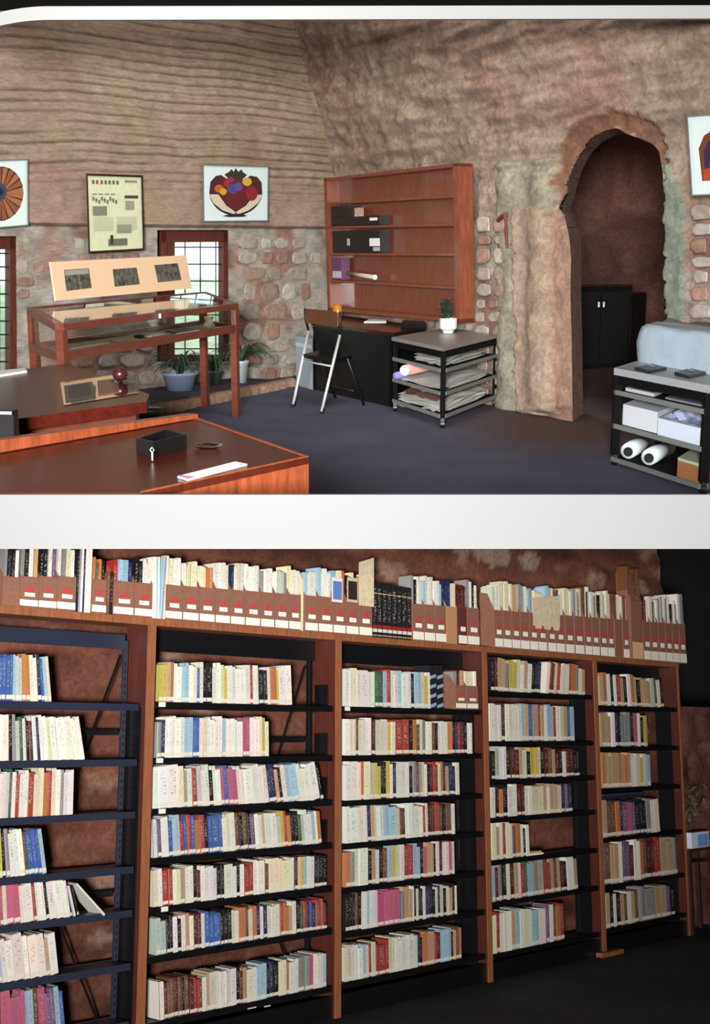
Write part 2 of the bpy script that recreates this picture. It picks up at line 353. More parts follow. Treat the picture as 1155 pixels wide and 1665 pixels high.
# ---- ledge (plastered plinth) along the left wall
A, B = fp(232, 682), fp(482, 628); nn = Vector((-(B-A).y, (B-A).x, 0)).normalized(); nn = nn if nn.y > 0 else -nn
ng = 60; rows = []
for k in range(ng+1):
    q = A.lerp(B, k/ng); j = Vector(nn)*(random.uniform(-.02, .02)); h = .075+random.uniform(-.01, .01)
    rows.append([q+j, q+j+Vector((0, 0, h*.7)), q+j+nn*.03+Vector((0, 0, h)), q+nn*.12+Vector((0, 0, .08)), q+nn*.14+Vector((0, 0, .055)), q+nn*2.2+Vector((0, 0, .055))])
Gl = np.array([[tuple(p) for p in r] for r in rows]); cl = np.ones(Gl.shape)*L3((168, 138, 118)); cl[:, 4:] = L3((112, 112, 132)); cl *= (1+(np.random.RandomState(3).rand(*Gl.shape[:2], 1)-.5)*.4)
gridwall('trim_2', Gl, cl, rock)
# ---- niche jambs of both windows, windows, outside
frame_m = mat('dark_window_wood', (92, 48, 38), .5, noise=.3, scale=5, stretch=(8, 8, 1)); lead_m = mat('leading', (30, 32, 34), .5)
glass_m = mat('window_glass', (235, 245, 245), .02, trans=1, spec=.3)
def mbquad(name, mb, m, par=None): return build(name, mb, m, parent=par)
def window(nm, x0, x1, y0, y1, mull, cell, off=-.22):
    p = lambda x, y, o=off: onLv(x, y, o)
    c = [p(x0, y0), p(x1, y0), p(x1, y1), p(x0, y1)]
    root = bpy.data.objects.new(nm, None); COL.objects.link(root); root['kind'] = 'structure'; base = (c[2]+c[3])/2; root.matrix_world = Matrix.Translation(base); WM[nm] = root.matrix_world.copy()
    mb = MB(); t = .07
    def br(a, b, w=t, d=.08): mb.bar(a, b, w, d, up=tuple(nL))
    xs = [x0+6, x1-7]; top, bot = y0+12, y1-6
    br(p(x0, top-5), p(x1, top-5), .13); br(p(x0, bot), p(x1, bot)); br(p(xs[0], y0), p(xs[0], y1)); br(p(xs[1], y0), p(xs[1], y1), .085)
    build('window_frame', mb, frame_m, parent=root)
    for mx in mull:
        mb = MB(); mb.bar(p(mx, top), p(mx, bot), .075, .07, up=tuple(nL)); build('mullion', mb, frame_m, parent=root)
    edges = [x0+10]+[e for m_ in mull for e in (m_-5, m_+5)]+[x1-12]
    for a, b in zip(edges[::2], edges[1::2]):
        gl = MB(); gl.prism([p(a, top+6, off), p(b, top+6, off), p(b, bot-5, off), p(a, bot-5, off)], [p(a, top+6, off-.006), p(b, top+6, off-.006), p(b, bot-5, off-.006), p(a, bot-5, off-.006)])
        pane = build('pane', gl, glass_m, parent=root); ld = MB()
        k = 1
        x = a+cell*.8
        while x < b-3: ld.bar(p(x, top+5, off+.01), p(x, bot-4, off+.01), .012); x += cell
        yy = top+14
        while yy < bot-6: ld.bar(p(a-2, yy, off+.01), p(b+2, yy, off+.01), .012, up=(0, 1, 0)); yy += cell*1.1
        if ld.v: build('leading', ld, lead_m, parent=pane)
    # plastered reveal
    r = MB(); q = lambda x, y: (p(x, y, .02), p(x, y, off-.12)); pts = [(x0-1, y1+3), (x0-1, y0-2), (x1+2, y0-2), (x1+2, y1+3)]
    for a, b in zip(pts, pts[1:]+pts[:1]):
        A0, A1 = q(*a); B0, B1 = q(*b); r.add([A0, B0, B1, A1], [(0, 1, 2, 3)])
    build('reveal', r, mat('reveal_plaster', (150, 132, 118), .9, noise=.3, scale=12, bump=.5), parent=root)
def onLv(px, py, off=0): return hit(px, py, P0+nL*off, nL)
window('window_1', -60, 26, 386, 662, [-22], 20)
window('window_2', 256, 371, 376, 588, [276], 25)
mb = MB(); nv = Vector(nL)
def bl(s, n, z): p = P0+dL*s-nv*n; return (p.x, p.y, z)
mb.add([bl(-22, 7, -.6), bl(12, 7, -.6), bl(12, 7, 6), bl(-22, 7, 6)], [(0, 1, 2, 3)])
m = mat('daylight_sky', (226, 238, 240), emit=2.3); m.node_tree.nodes['Principled BSDF'].inputs['Base Color'].default_value = (0, 0, 0, 1); struct('sky', mb, m)
mb = MB(); mb.add([bl(-22, .6, -.3), bl(12, .6, -.3), bl(12, 6.98, .8), bl(-22, 6.98, .8)], [(0, 1, 2, 3)])
struct('ground', mb, mat('lawn', (176, 192, 160), .9, noise=.35, scale=3))
area('daylight', bl(-4, 3.5, 5), bl(-4, 3, 0), 6, 900, (.9, .97, 1))
# bushes outside
for i, (s_, n_, r_) in enumerate(((-1.5, 5.5, .5), (-6.4, 5.2, .6), (3.2, 4.6, .8), (1.2, 5.6, .6))):
    mb = MB()
    for k in range(260):
        v = Vector((random.gauss(0, 1), random.gauss(0, 1), random.gauss(0, 1))).normalized()*r_*random.uniform(.6, 1); c = Vector(bl(s_, n_, .7+r_*.5))+v
        a = Vector((random.uniform(-1, 1), random.uniform(-1, 1), random.uniform(-1, 1)))*.08; b = Vector((random.uniform(-1, 1), random.uniform(-1, 1), random.uniform(-1, 1)))*.08
        mb.add([c-a, c+b, c+a, c-b], [(0, 1, 2, 3)])
    tag(build('garden_bush', mb, mat('bush', (98, 140, 84), .8)), 'green bush on the lawn, %s from the far end, seen through a leaded window' % ['second', 'first', 'fourth', 'third'][i], 'bush', 'bushes outside the windows')
# ---- ceiling, side closures, passage behind the arch
mb = MB(); mb.add([(-9, 7.95, 3.12), (9, 7.95, 3.12), (9, 8.3, 5.2), (9, 19, 5.2), (-9, 19, 5.2), (-9, 8.3, 5.2)], [(0, 1, 2, 5), (5, 2, 3, 4)])
struct('ceiling', mb, mat('ceiling_rock', (150, 130, 112), .9, noise=.3, scale=3))
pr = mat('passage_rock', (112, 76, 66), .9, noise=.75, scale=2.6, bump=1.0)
Xp, Zp = np.meshgrid(np.linspace(1.6, 8.5, 120), np.linspace(-.02, 3.7, 70), indexing='ij')
rr = fbm(Xp*1.6, Zp*1.6, 300, 5)
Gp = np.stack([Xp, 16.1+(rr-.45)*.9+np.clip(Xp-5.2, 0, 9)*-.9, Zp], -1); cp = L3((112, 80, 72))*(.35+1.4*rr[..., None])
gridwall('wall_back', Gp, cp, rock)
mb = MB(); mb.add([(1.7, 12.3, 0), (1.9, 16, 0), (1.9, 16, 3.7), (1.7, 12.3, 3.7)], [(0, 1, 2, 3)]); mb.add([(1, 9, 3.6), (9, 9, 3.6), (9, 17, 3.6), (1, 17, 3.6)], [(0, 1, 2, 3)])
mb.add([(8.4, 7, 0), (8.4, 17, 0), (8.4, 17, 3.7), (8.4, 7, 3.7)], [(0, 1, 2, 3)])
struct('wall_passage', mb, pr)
# ---- white fascias: parapet between the rooms and roof beam
page = mat('white_painted_board', (97, 97, 97), .85, spec=.15)
def zline(py, Y): return atY(CX, py, Y).z
YB = 3.5
mb = MB(); mb.box((-4, YB, zline(892.5, YB)), (4, YB+.012, zline(804.5, YB))); struct('trim_3', mb, page)
# roof beam, its end curving down
YT = 8.0; mb = MB(); up = []; dn = []
for px in list(range(-40, 100, 7))+[1700]:
    k = max(0, (80-px)/80.); dy = 9.5*k*k
    up.append((px, 10.2+dy-(px > 100)*2.5)); dn.append((px, 32.3+dy-(px > 100)*3.5))
fr = [atY(*p, YT) for p in up]+[atY(*p, YT) for p in dn[::-1]]; bk = [p+Vector((0, .05, 0)) for p in fr]
n_ = len(up); ftop = fr[:n_]; fbot = fr[n_:][::-1]
for i in range(n_-1):
    q = [ftop[i], ftop[i+1], fbot[i+1], fbot[i]]; mb.prism(q, [p+Vector((0, .05, 0)) for p in q])
page2 = mat('white_painted_beam', (166, 166, 166), .85, spec=.15)
struct('trim_4', mb, page2)
mb = MB(); mb.box((-5, YT+.02, zline(15, YT)), (5, YT+.04, zline(-60, YT))); struct('trim_5', mb, mat('black_roof_board', (10, 10, 10), .95, spec=.05))

# =================================================================================== furniture of the study
wood = mat('red_brown_wood', (104, 54, 40), .4, noise=.3, scale=3, stretch=(3, 3, 16), coat=.3); woodd = mat('dark_polished_wood', (70, 24, 18), .3, noise=.35, scale=2.5, stretch=(2, 9, 9), coat=.04, spec=.12)
wood2 = mat('orange_wood', (116, 62, 42), .35, noise=.28, scale=3, stretch=(12, 12, 2), coat=.3)
black = mat('black_lacquer', (12, 12, 13), .4); bsteel = mat('black_frame', (14, 14, 16), .5); chrome = mat('chrome', (235, 235, 232), .28, metal=.55); sidew = mat('orange_side_wood', (122, 60, 34), .4, noise=.4, scale=4, stretch=(10, 10, 2), coat=.15)
clear = mat('clear_glass', (240, 248, 245), .02, trans=1, spec=.4); paper = mat('white_paper', (226, 228, 226), .7)
def pv(a, b, t): return Vector(a)+(Vector(b)-Vector(a))*t
# ---- display case
FR, BR = fp(386, 677), fp(335, 661); q = hit(97, 527, Vector((0, 0, .935)), Vector((0, 0, 1))); FL = Vector((q.x, q.y, 0)); BL = FL+(BR-FR)
t = thing('display_case', 'tall red-brown wooden glass display case on slender legs before the leaded window', 'display case', (FL+BR)/2)
Hf, Hb, Hl = .935, 1.005, .735
def up(p, z): return Vector((p[0], p[1], z))
for p, z in ((FL, Hf-.03), (FR, Hf-.03), (BR, Hb-.03), (BL, Hb-.03)):
    mb = MB(); c = pv(p, (FL+BR)/2, .012); mb.bar(up(c, 0), up(c, z), .055, up=tuple((FR-FL).normalized())); build('leg', mb, wood, parent=t)
for a, b, za, zb in ((FL, FR, Hf, Hf), (FR, BR, Hf, Hb), (BR, BL, Hb, Hb), (BL, FL, Hb, Hf)):
    mb = MB(); mb.bar(up(a, za-.02), up(b, zb-.02), .06, .045); build('top_rail', mb, wood, parent=t)
    mb = MB(); mb.bar(up(a, Hl), up(b, Hl), .045, .06); build('lower_rail', mb, wood, parent=t)
mb = MB(); mb.slab([FL, FR, BR, BL], Hl-.02, Hl-.005); build('tray', mb, mat('case_lining', (150, 140, 120), .8), parent=t)
mb = MB(); mb.prism([up(FL, Hf-.004), up(FR, Hf-.004), up(BR, Hb-.004), up(BL, Hb-.004)], [up(FL, Hf), up(FR, Hf), up(BR, Hb), up(BL, Hb)]); tag(build('glass_top', mb, clear, parent=t), 'clear glass top')
for a, b, za, zb in ((FL, FR, Hf, Hf), (FR, BR, Hf, Hb), (BL, FL, Hb, Hf)):
    mb = MB(); a_, b_ = pv(a, b, .02), pv(b, a, .02); n = Vector(((b-a).y, -(b-a).x, 0)).normalized()*.004
    mb.prism([up(a_, Hl+.03), up(b_, Hl+.03), up(b_, zb-.045), up(a_, za-.045)], [up(a_, Hl+.03)+n, up(b_, Hl+.03)+n, up(b_, zb-.045)+n, up(a_, za-.045)+n]); tag(build('glass_side', mb, clear, parent=t), 'clear glass side')
mb = MB(); l_ = pv(FL, FR, .49); mb.bar(up(l_, Hf-.02)+Vector((-.03, -.04, 0)), up(l_, Hf-.02)+Vector((.03, -.04, 0)), .012, .03); build('lock_plate', mb, mat('steel_lock', (210, 205, 190), .3, metal=.6), parent=t)
def card_on(name, lab, cat, a, b, z, f0, f1, g0, g1, m, h=.004, grp=None):
    c = lambda f, g: pv(pv(FL, FR, f), pv(BL, BR, f), g); mb = MB(); mb.slab([c(f0, g0), c(f1, g0+.05), c(f1-.01, g1), c(f0, g1-.05)], z, z+h); return tag(build(name, mb, m), lab, cat, grp)
for i, (f0, f1, g0, g1, c, lab) in enumerate(((.1, .3, .12, .5, (206, 204, 190), 'pale open document lying at the end of the case tray'), (.33, .45, .2, .7, (180, 150, 120), 'tan booklet in the middle of the display case tray'), (.5, .62, .15, .6, (222, 218, 196), 'cream sheet beside the lock in the case tray'), (.68, .82, .3, .8, (90, 96, 104), 'dark grey folder in the display case tray'))):
    card_on('document', lab, 'document', 0, 0, Hl-.004, f0, f1, g0, g1, mat('doc%d' % i, c, .7), h=.008)
c = pv(pv(FL, FR, .9), pv(BL, BR, .9), .4); mb = MB(); mb.lathe(up(c, Hl-.004), [(0, 0), (.04, 0), (.05, .03), (.03, .06), (.045, .1), (.035, .1), (0, .03)], 14); tag(build('small_vase', mb, mat('cream_pot', (220, 214, 190), .4), smooth=True), 'small cream vase at the end of the case tray near the leg', 'vase')
c = pv(pv(FL, FR, .46), pv(BL, BR, .46), .45); mb = MB(); mb.lathe(up(c, Hl-.004), [(0, 0), (.03, 0), (.045, .025), (.02, .04), (0, .04)], 14); tag(build('inkwell', mb, mat('inkwell', (40, 44, 50), .3), smooth=True), 'small dark round inkwell on the case tray', 'inkwell')
# ---- photograph board leaning behind the case top
b0, b1 = up(BL+(BR-BL)*.05, Hb+.001), up(BL+(BR-BL)*.90, Hb+.001)
bd = (b1-b0).normalized(); bn = Vector((bd.y, -bd.x, 0)); bn = bn if bn.y < 0 else -bn
b0 += bn*.03; b1 += bn*.03
def brd(px, py, off=0): return hit(px, py, b0+(bn*off), (bn*.97+Vector((0, 0, .12))).normalized())
cs = [(91, 489), (312, 469), (303, 415), (82, 426)]
fr_ = [brd(x, y, .004) for x, y in cs]; bk_ = [p-bn*.012 for p in fr_]
mb = MB(); mb.prism(bk_, fr_); board = tag(build('photo_board', mb, mat('buff_board', (224, 192, 154), .8)), 'long buff board of three old photographs leaning on the back of the display case', 'board')
pm = lambda nm, c1, c2: mat(nm, c1, .5, noise=.6, scale=26, rgb2=c2)
for i, qd in enumerate((((104, 439), (144, 436), (149, 468), (108, 473)), ((183, 438), (222, 435), (227, 462), (187, 466)), ((251, 431), (289, 428), (295, 455), (257, 459)))):
    a = [brd(x, y, .0062) for x, y in qd]; mb = MB(); mb.prism(a, [p+bn*.0015 for p in a]); o = build('photograph', mb, pm('old_photo_%d' % i, (22, 24, 24), (120, 118, 108)), parent=board)
    qs = [(qd[0][0]+1, qd[0][1]+1), (qd[1][0]-1, qd[1][1]+1), (qd[1][0]-0, qd[1][1]+9), (qd[0][0]+2, qd[0][1]+9)]; a = [brd(x, y, .0082) for x, y in qs]
    if i == 0: mb = MB(); mb.prism(a, [p+bn*.0008 for p in a]); build('pale_sky', mb, mat('photo_sky', (150, 152, 145), .5), parent=o)

def onRv(px, py, off=0): return hit(px, py, P0+nR*off, nR)
# ---- framed pieces on the walls (flat prints in real frames)
def framed(name, lab, cat, on, cs, fm, pm_, fw=3.0, th=.03):
    c = np.array(cs, float); ctr = c.mean(0); base = min((on(*p, 0) for p in cs), key=lambda p: p.z)
    t = thing(name, lab, cat, base); P = lambda p, o: on(p[0], p[1], o)
    inn = [tuple(p+(ctr-p)/np.linalg.norm(ctr-p)*fw*1.4) for p in c]; off = .12 if on is onLv else .17
    for i in range(4):
        a, b = cs[i], cs[(i+1) % 4]; ai, bi = inn[i], inn[(i+1) % 4]; mb = MB()
        mb.prism([P(a, off-.06), P(b, off-.06), P(bi, off-.06), P(ai, off-.06)], [P(a, off+th), P(b, off+th), P(bi, off+th), P(ai, off+th)]); build('frame', mb, fm, parent=t)
    mb = MB(); mb.prism([P(p, off-.06) for p in inn], [P(p, off+.006) for p in inn]); build('print', mb, pm_, parent=t)
    return t, lambda x, y, k=1: P((c[0]*(1-x)*(1-y)+c[1]*x*(1-y)+c[2]*x*y+c[3]*(1-x)*y), off+.006+.0012*k)
def art(t, at, polys, nm='printed_shape'):
    for j, (pts, c) in enumerate(polys):
        mb = MB(); a = [at(x, y, 1+j*.35) for x, y in pts]; mb.add(a, [tuple(range(len(a)))]); build(nm, mb, mat('ink_%d_%d_%d' % c, c, .6), parent=t)
def ell(cx, cy, rx, ry, a0=0, a1=360, n=22): return [(cx+rx*math.cos(math.radians(a0+(a1-a0)*k/n)), cy+ry*math.sin(math.radians(a0+(a1-a0)*k/n))) for k in range(n+(a1-a0 < 360))]
silver = mat('grey_metal_frame', (130, 140, 138), .35, metal=.4); poster = mat('poster_paper', (206, 220, 218), .5)
t, at = framed('framed_poster', 'white poster with a dark red fruit bowl design in a thin grey frame', 'poster', onLv, [(329, 267), (438, 270), (437, 360), (330, 361)], silver, poster, 2.2)
P_ = [(ell(.5, .47, .40, .42, 0, 180), (30, 30, 34)), ([(.1, .5), (.12, .3), (.2, .2), (.28, .18), (.36, .24), (.37, .4), (.3, .5)], (66, 34, 34)), ([(.9, .5), (.89, .3), (.82, .2), (.72, .18), (.64, .24), (.62, .4), (.7, .5)], (66, 34, 34)),
      ([(.1, .52), (.24, .52), (.36, .72), (.5, .83), (.48, .87), (.3, .8), (.16, .67)], (196, 184, 164)), ([(.9, .52), (.78, .52), (.65, .72), (.5, .83), (.53, .87), (.7, .8), (.84, .67)], (196, 184, 164)),
      ([(.25, .35), (.35, .25), (.65, .25), (.76, .36), (.72, .55), (.62, .74), (.5, .80), (.39, .74), (.28, .56)], (92, 28, 36)), ([(.33, .17), (.4, .12), (.44, .07), (.47, .12), (.5, .05), (.54, .12), (.58, .07), (.61, .12), (.67, .17), (.6, .25), (.4, .25)], (52, 48, 30)),
      (ell(.25, .42, .07, .07), (176, 90, 40)), (ell(.31, .47, .055, .06), (180, 150, 44)), (ell(.67, .29, .07, .075), (184, 160, 56)), (ell(.45, .42, .08, .09), (70, 66, 120)), (ell(.54, .38, .06, .08), (84, 74, 130)), (ell(.74, .5, .09, .13), (128, 34, 44)), (ell(.42, .26, .06, .05), (120, 50, 90)), (ell(.36, .33, .045, .06), (150, 40, 44)), ([(.3, .9), (.42, .86), (.6, .86), (.68, .9), (.6, .915), (.4, .915)], (34, 30, 30))]
art(t, at, P_)
t, at = framed('framed_poster', 'white poster with a round brown ribbed flower design, cut by the frame', 'poster', onLv, [(-72, 262), (46, 258), (47, 367), (-72, 377)], silver, poster, 2.2)
P_ = [(ell(.62, .5, .31, .40), (60, 36, 28))]+[([(.62, .5), (.62+.30*math.cos(a), .5+.38*math.sin(a)), (.62+.31*math.cos(a+.13), .5+.39*math.sin(a+.13)), (.62+.30*math.cos(a+.25), .5+.38*math.sin(a+.25))], [(150, 96, 62), (126, 74, 50)][int(a*3) % 2]) for a in np.arange(0, 6.2, .32)]+[(ell(.6, .47, .1, .13), (40, 60, 90)), (ell(.6, .47, .05, .06), (28, 24, 30))]
art(t, at, P_)
t, at = framed('framed_poster', 'white poster with an orange arch around blue shapes, beside the rock doorway', 'poster', onRv, [(1117, 188), (1228, 179), (1228, 314), (1125, 319)], silver, poster, 2.2)
P_ = [([(.18, .82), (.15, .42), (.24, .26), (.38, .2), (.6, .2), (.78, .3), (.85, .5), (.85, .82)], (112, 50, 30)), ([(.24, .82), (.22, .45), (.3, .33), (.42, .28), (.58, .28), (.7, .36), (.76, .5), (.76, .82)], (40, 34, 62)), ([(.3, .82), (.3, .6), (.45, .5), (.55, .62), (.55, .82)], (60, 66, 120)), ([(.34, .55), (.36, .4), (.5, .34), (.54, .5)], (190, 84, 36)), ([(.2, .82), (.2, .68), (.32, .66), (.34, .82)], (168, 60, 36))]
art(t, at, P_)
t, at = framed('framed_newspaper', 'yellowed newspaper page in a narrow dark frame between the windows', 'picture', onLv, [(140, 282), (232, 285), (235, 407), (144, 412)], mat('dark_frame', (46, 30, 26), .35), mat('news_page', (196, 200, 168), .7, noise=.08, scale=20), 3)
tx = []; rs = random.Random(3)
def blk_(x, y, w_, h, c): tx.append(([(x, y), (x+w_, y), (x+w_, y+h), (x, y+h)], c))
for i, x in enumerate((.1, .17, .25, .32, .39, .46, .53)): blk_(x, .08, .045, .05, [(92, 96, 84), (140, 70, 64)][i in (1, 2)])
blk_(.68, .07, .22, .035, (130, 134, 116))
for k in range(4): blk_(.1+k*.11, .25, .08, .015, (110, 112, 98))
blk_(.67, .27, .24, .04, (60, 64, 56)); blk_(.68, .34, .16, .12, (138, 140, 124))
for k in range(9): blk_(.1+.05*k, .29+.02*(k % 3), .035, .05, (104, 108, 96))
blk_(.1, .41, .25, .12, (116, 118, 104)); blk_(.52, .65, .26, .11, (130, 132, 116)); blk_(.36, .83, .34, .09, (96, 98, 86)); blk_(.4, .78, .05, .12, (46, 48, 42))
for k in range(26): blk_(.1+.42*(k % 2), .55+.014*(k//2), .36, .004, (160, 162, 140))
art(t, at, tx, 'newsprint')
# ---- wall bookcase on the right wall
Dp = .15
def BK(a, b, d=0.0):   # a 0..1 across, b 0..1 down, d behind the front plane
    x0, y0 = 527+6*b, 290+215*b; x1, y1 = 744+4*b, 265+260*b
    return onRv(x0+(x1-x0)*a, y0+(y1-y0)*a, Dp+.06-d)
base = BK(.5, 1, Dp); t = thing('wall_bookcase', 'shallow orange-brown wall bookcase of five shelves, mostly empty, above the black desk', 'bookcase', base)
def bkbox(a0, b0, a1, b1, d0, d1):
    c = [(a0, b0), (a1, b0), (a1, b1), (a0, b1)]; f_ = [BK(a, b)-nR*d0 for a, b in c]; g_ = [BK(a, b)-nR*d1 for a, b in c]; return MB().prism(g_, f_)
build('back_panel', bkbox(0, 0, 1, 1, Dp, Dp+.012), wood2, parent=t)
build('side_panel', bkbox(0, 0, .02, 1, 0, Dp), wood2, parent=t); build('side_panel', bkbox(.965, -.0, 1.0, 1, 0, Dp), wood2, parent=t)
build('top_panel', bkbox(0, 0, 1, .022, 0, Dp), wood2, parent=t); build('bottom_panel', bkbox(0, .975, 1, 1, 0, Dp), wood2, parent=t)
shy = [(.185, .197), (.37, .377), (.565, .57), (.77, .785)]
sx = lambda y: y
for l_, r_ in [(.183, .198), (.365, .377), (.565, .565), (.765, .775)]:
    c = [(.02, l_), (.965, r_), (.965, r_+.016), (.02, l_+.016)]; f_ = [BK(a, b) for a, b in c]; g_ = [p-nR*Dp for p in f_]; build('shelf', MB().prism(g_, f_), wood2, parent=t)
def shelfthing(name, lab, cat, a0, b0, a1, b1, d0, d1, m, grp=None): return tag(build(name, bkbox(a0, b0, a1, b1, d0, d1), m), lab, cat, grp)
o = shelfthing('box_file', 'long black box file lying on the second shelf of the wall bookcase', 'box file', .04, .30, .40, .365, .01, .13, black)
build('spine_card', bkbox(.33, .315, .385, .335, .006, .0095), paper, parent=o)
o = shelfthing('box_file', 'short black box file on top of the long one', 'box file', .04, .215, .17, .298, .01, .13, black)
o = shelfthing('postcard', 'small white and orange card behind the black box files', 'card', .17, .235, .235, .298, .08, .085, mat('card_orange', (206, 170, 150), .6, noise=.5, scale=40))
o = shelfthing('box_file', 'wide black box file on the third shelf of the wall bookcase', 'box file', .045, .40, .40, .562, .01, .13, black)
build('spine_card', bkbox(.325, .46, .40, .515, .006, .0095), paper, parent=o); build('printed_mark', bkbox(.35, .522, .4, .55, .007, .0095), mat('mark_grey', (170, 170, 170)), parent=o); build('printed_mark', bkbox(.155, .46, .175, .51, .007, .0095), mat('mark_grey', (170, 170, 170)), parent=o)
o = shelfthing('book', 'purple and white book standing on the fourth shelf of the wall bookcase', 'book', .03, .60, .10, .762, .02, .12, mat('purple_cover', (98, 60, 92), .5)); build('pale_band', bkbox(.035, .70, .098, .75, .016, .0195), mat('pale_print', (180, 180, 190), .6), parent=o)
mb = MB(); mb.tube([BK(.11, .715)-nR*.08, BK(.32, .735)-nR*.05], .022, 12); o = tag(build('rolled_print', mb, mat('roll_paper', (178, 168, 156), .7), smooth=True), 'pale rolled print lying on the fourth shelf of the wall bookcase', 'paper roll')
mb = MB(); mb.tube([BK(.32, .735)-nR*.05, BK(.335, .736)-nR*.047], .026, 12); build('end_cap', mb, mat('cap_cream', (226, 220, 196), .6), parent=o)
# iron hook on the wall
mb = MB(); mb.tube([onR(810, 358, .12), onR(822, 348, .15), onR(823, 375, .14), onR(825, 403, .12)], [.02, .022, .016, .012], 6); tag(build('iron_hook', mb, mat('rusty_iron', (104, 52, 44), .8, noise=.3)), 'rusty iron hook in the wall beside the pale pilaster', 'hook')
# ---- black desk under the bookcase
zt = .66; c4_ = [fp(506, 524, zt), fp(640, 541, zt), fp(695, 530, zt), fp(557, 513, zt)]
t = thing('desk', 'long black desk with a dark glossy top under the wall bookcase', 'desk', up((c4_[0]+c4_[2])/2, 0))
mb = MB(); mb.slab(c4_, zt-.03, zt); build('desktop', mb, mat('desk_top', (46, 22, 18), .15, coat=.5), parent=t)
ins = [pv(p, (c4_[0]+c4_[2])/2, .04) for p in c4_]
mb = MB(); mb.slab([ins[0], ins[1], pv(ins[1], ins[2], .1), pv(ins[0], ins[3], .1)], 0, zt-.03); build('modesty_panel', mb, black, parent=t)
for a, b in ((0, 3), (1, 2)):
    mb = MB(); mb.slab([ins[a], pv(ins[a], ins[1-a] if a < 2 else ins[0], .03), pv(ins[b], ins[2 if b == 3 else 3], .03), ins[b]], 0, zt-.03); build('side_panel', mb, black, parent=t)
mb = MB(); p = fp(549, 517, zt); mb.lathe(p, [(0, 0), (.045, 0), (.048, .02), (.048, .12), (.04, .135), (.036, .135), (.034, .02), (0, .015)], 18); tag(build('amber_glass', mb, mat('amber', (240, 160, 50), .15, trans=.5, spec=.5), smooth=True), 'amber glass jar on the desk below the bookcase', 'glass')
mb = MB(); q = [fp(x, y, zt+.001) for x, y in ((592, 524), (628, 524), (630, 520), (600, 520))]; mb.prism(q, [p+Vector((0, 0, .006)) for p in q]); tag(build('paper_sheet', mb, paper), 'white sheet on the black desk top', 'paper')
mb = MB(); q = [fp(x, y, zt+.001) for x, y in ((652, 533), (694, 535), (690, 529), (657, 527))]; mb.prism(q, [p+Vector((0, 0, .04)) for p in q]); tag(build('black_tray', mb, black), 'flat black tray on the desk behind the plan trolley', 'tray')
mb = MB(); p = fp(643, 601); mb.tube([up(p, .36), up(p, .62)], .018, 10); t2 = tag(build('rolled_plan', mb, paper, smooth=True), 'narrow white paper tube standing between the desk and the trolley', 'paper roll'); 
# ---- pale carton by the wall
q = [fp(482, 626), fp(509, 634), fp(514, 628), fp(488, 620)]; mb = MB(); mb.slab(q, 0, zat(490, 546, q[0])); t = tag(build('carton', mb, mat('pale_blue_carton', (158, 172, 182), .7, noise=.12, scale=6)), 'tall pale blue carton standing by the wall behind the folding chair', 'carton')
mb = MB(); mb.add([p+Vector((-.005, -.012, 0)) for p in (up(q[0], .40), up(q[1], .40), up(q[1], .44), up(q[0], .44))], [(0, 1, 2, 3)]); build('tape', mb, mat('carton_tape', (196, 204, 208), .5), parent=t)
# ---- folding chair
A_, B_, C_, D_ = fp(477, 661), fp(523, 673), fp(546, 647), fp(592, 659)
topL, topR = atY(502, 538, (A_.y+C_.y)/2), atY(553, 545, (B_.y+D_.y)/2)
t = thing('folding_chair', 'folding chair with chrome front legs and black seat before the desk', 'chair', (A_+D_)/2)
ctr = lambda p, q, f: pv(p, q, f)
for p, tp_, bt in ((A_, topL, topL), (B_, topR, topR)):
    mb = MB(); mb.tube([p+Vector((0, 0, .02)), tp_], .013, 8); l_ = tag(build('front_leg', mb, chrome, parent=t, smooth=True), 'chrome front leg'); mb = MB(); mb.tube([p, p+(tp_-p).normalized()*.05], .017, 8); build('rubber_foot', mb, black, parent=l_)
sl, sr = ctr(A_, topL, .64), ctr(B_, topR, .64)
for p, s_ in ((C_, sl), (D_, sr)):
    e = s_+Vector((.12, .12, .03)); mb = MB(); mb.tube([p, pv(p, e, .5), e], .012, 8); build('rear_leg', mb, bsteel, parent=t, smooth=True)
bk = Vector((-.012, -.02, .13)); bw = topR-topL
mb = MB(); mb.tube([topL, topL+Vector((-.03, 0, .12)), topL+Vector((-.03, 0, .2))], .012, 8); build('back_post', mb, bsteel, parent=t, smooth=True); mb = MB(); mb.tube([topR, topR+Vector((.0, 0, .12)), topR+Vector((.0, 0, .2))], .012, 8); build('back_post', mb, bsteel, parent=t, smooth=True)
mb = MB(); nb = 8; f0 = [topL+bw*(k/nb)+Vector((-.02, -.04+.05*math.sin(math.pi*k/nb), .07)) for k in range(nb+1)]; vs = []
for p in f0: vs += [p, p+Vector((0, 0, .13)), p+Vector((0, .02, .13)), p+Vector((0, .02, 0))]
mb.add(vs, [(4*i+j, 4*i+(j+1) % 4, 4*i+4+(j+1) % 4, 4*i+4+j) for i in range(nb) for j in range(4)]+[(0, 1, 2, 3), (4*nb+3, 4*nb+2, 4*nb+1, 4*nb)]); tag(build('backrest', mb, mat('brown_seat_leather', (92, 56, 38), .4), parent=t, smooth=False), 'brown curved backrest')
mb = MB(); mb.prism([sl, sr, sr+Vector((.16, .42, .0)), sl+Vector((.16, .42, .0))], [p+Vector((0, 0, .035)) for p in (sl, sr, sr+Vector((.16, .42, .0)), sl+Vector((.16, .42, .0)))]); build('seat', mb, black, parent=t)
mb = MB(); mb.tube([pv(C_, sl, .35), pv(D_, sr, .35)], .01, 8); build('stretcher', mb, bsteel, parent=t, smooth=True)
for f in (.60,): mb = MB(); mb.tube([ctr(A_, topL, f), ctr(B_, topR, f)], .008, 8); build('stretcher', mb, chrome, parent=t, smooth=True)
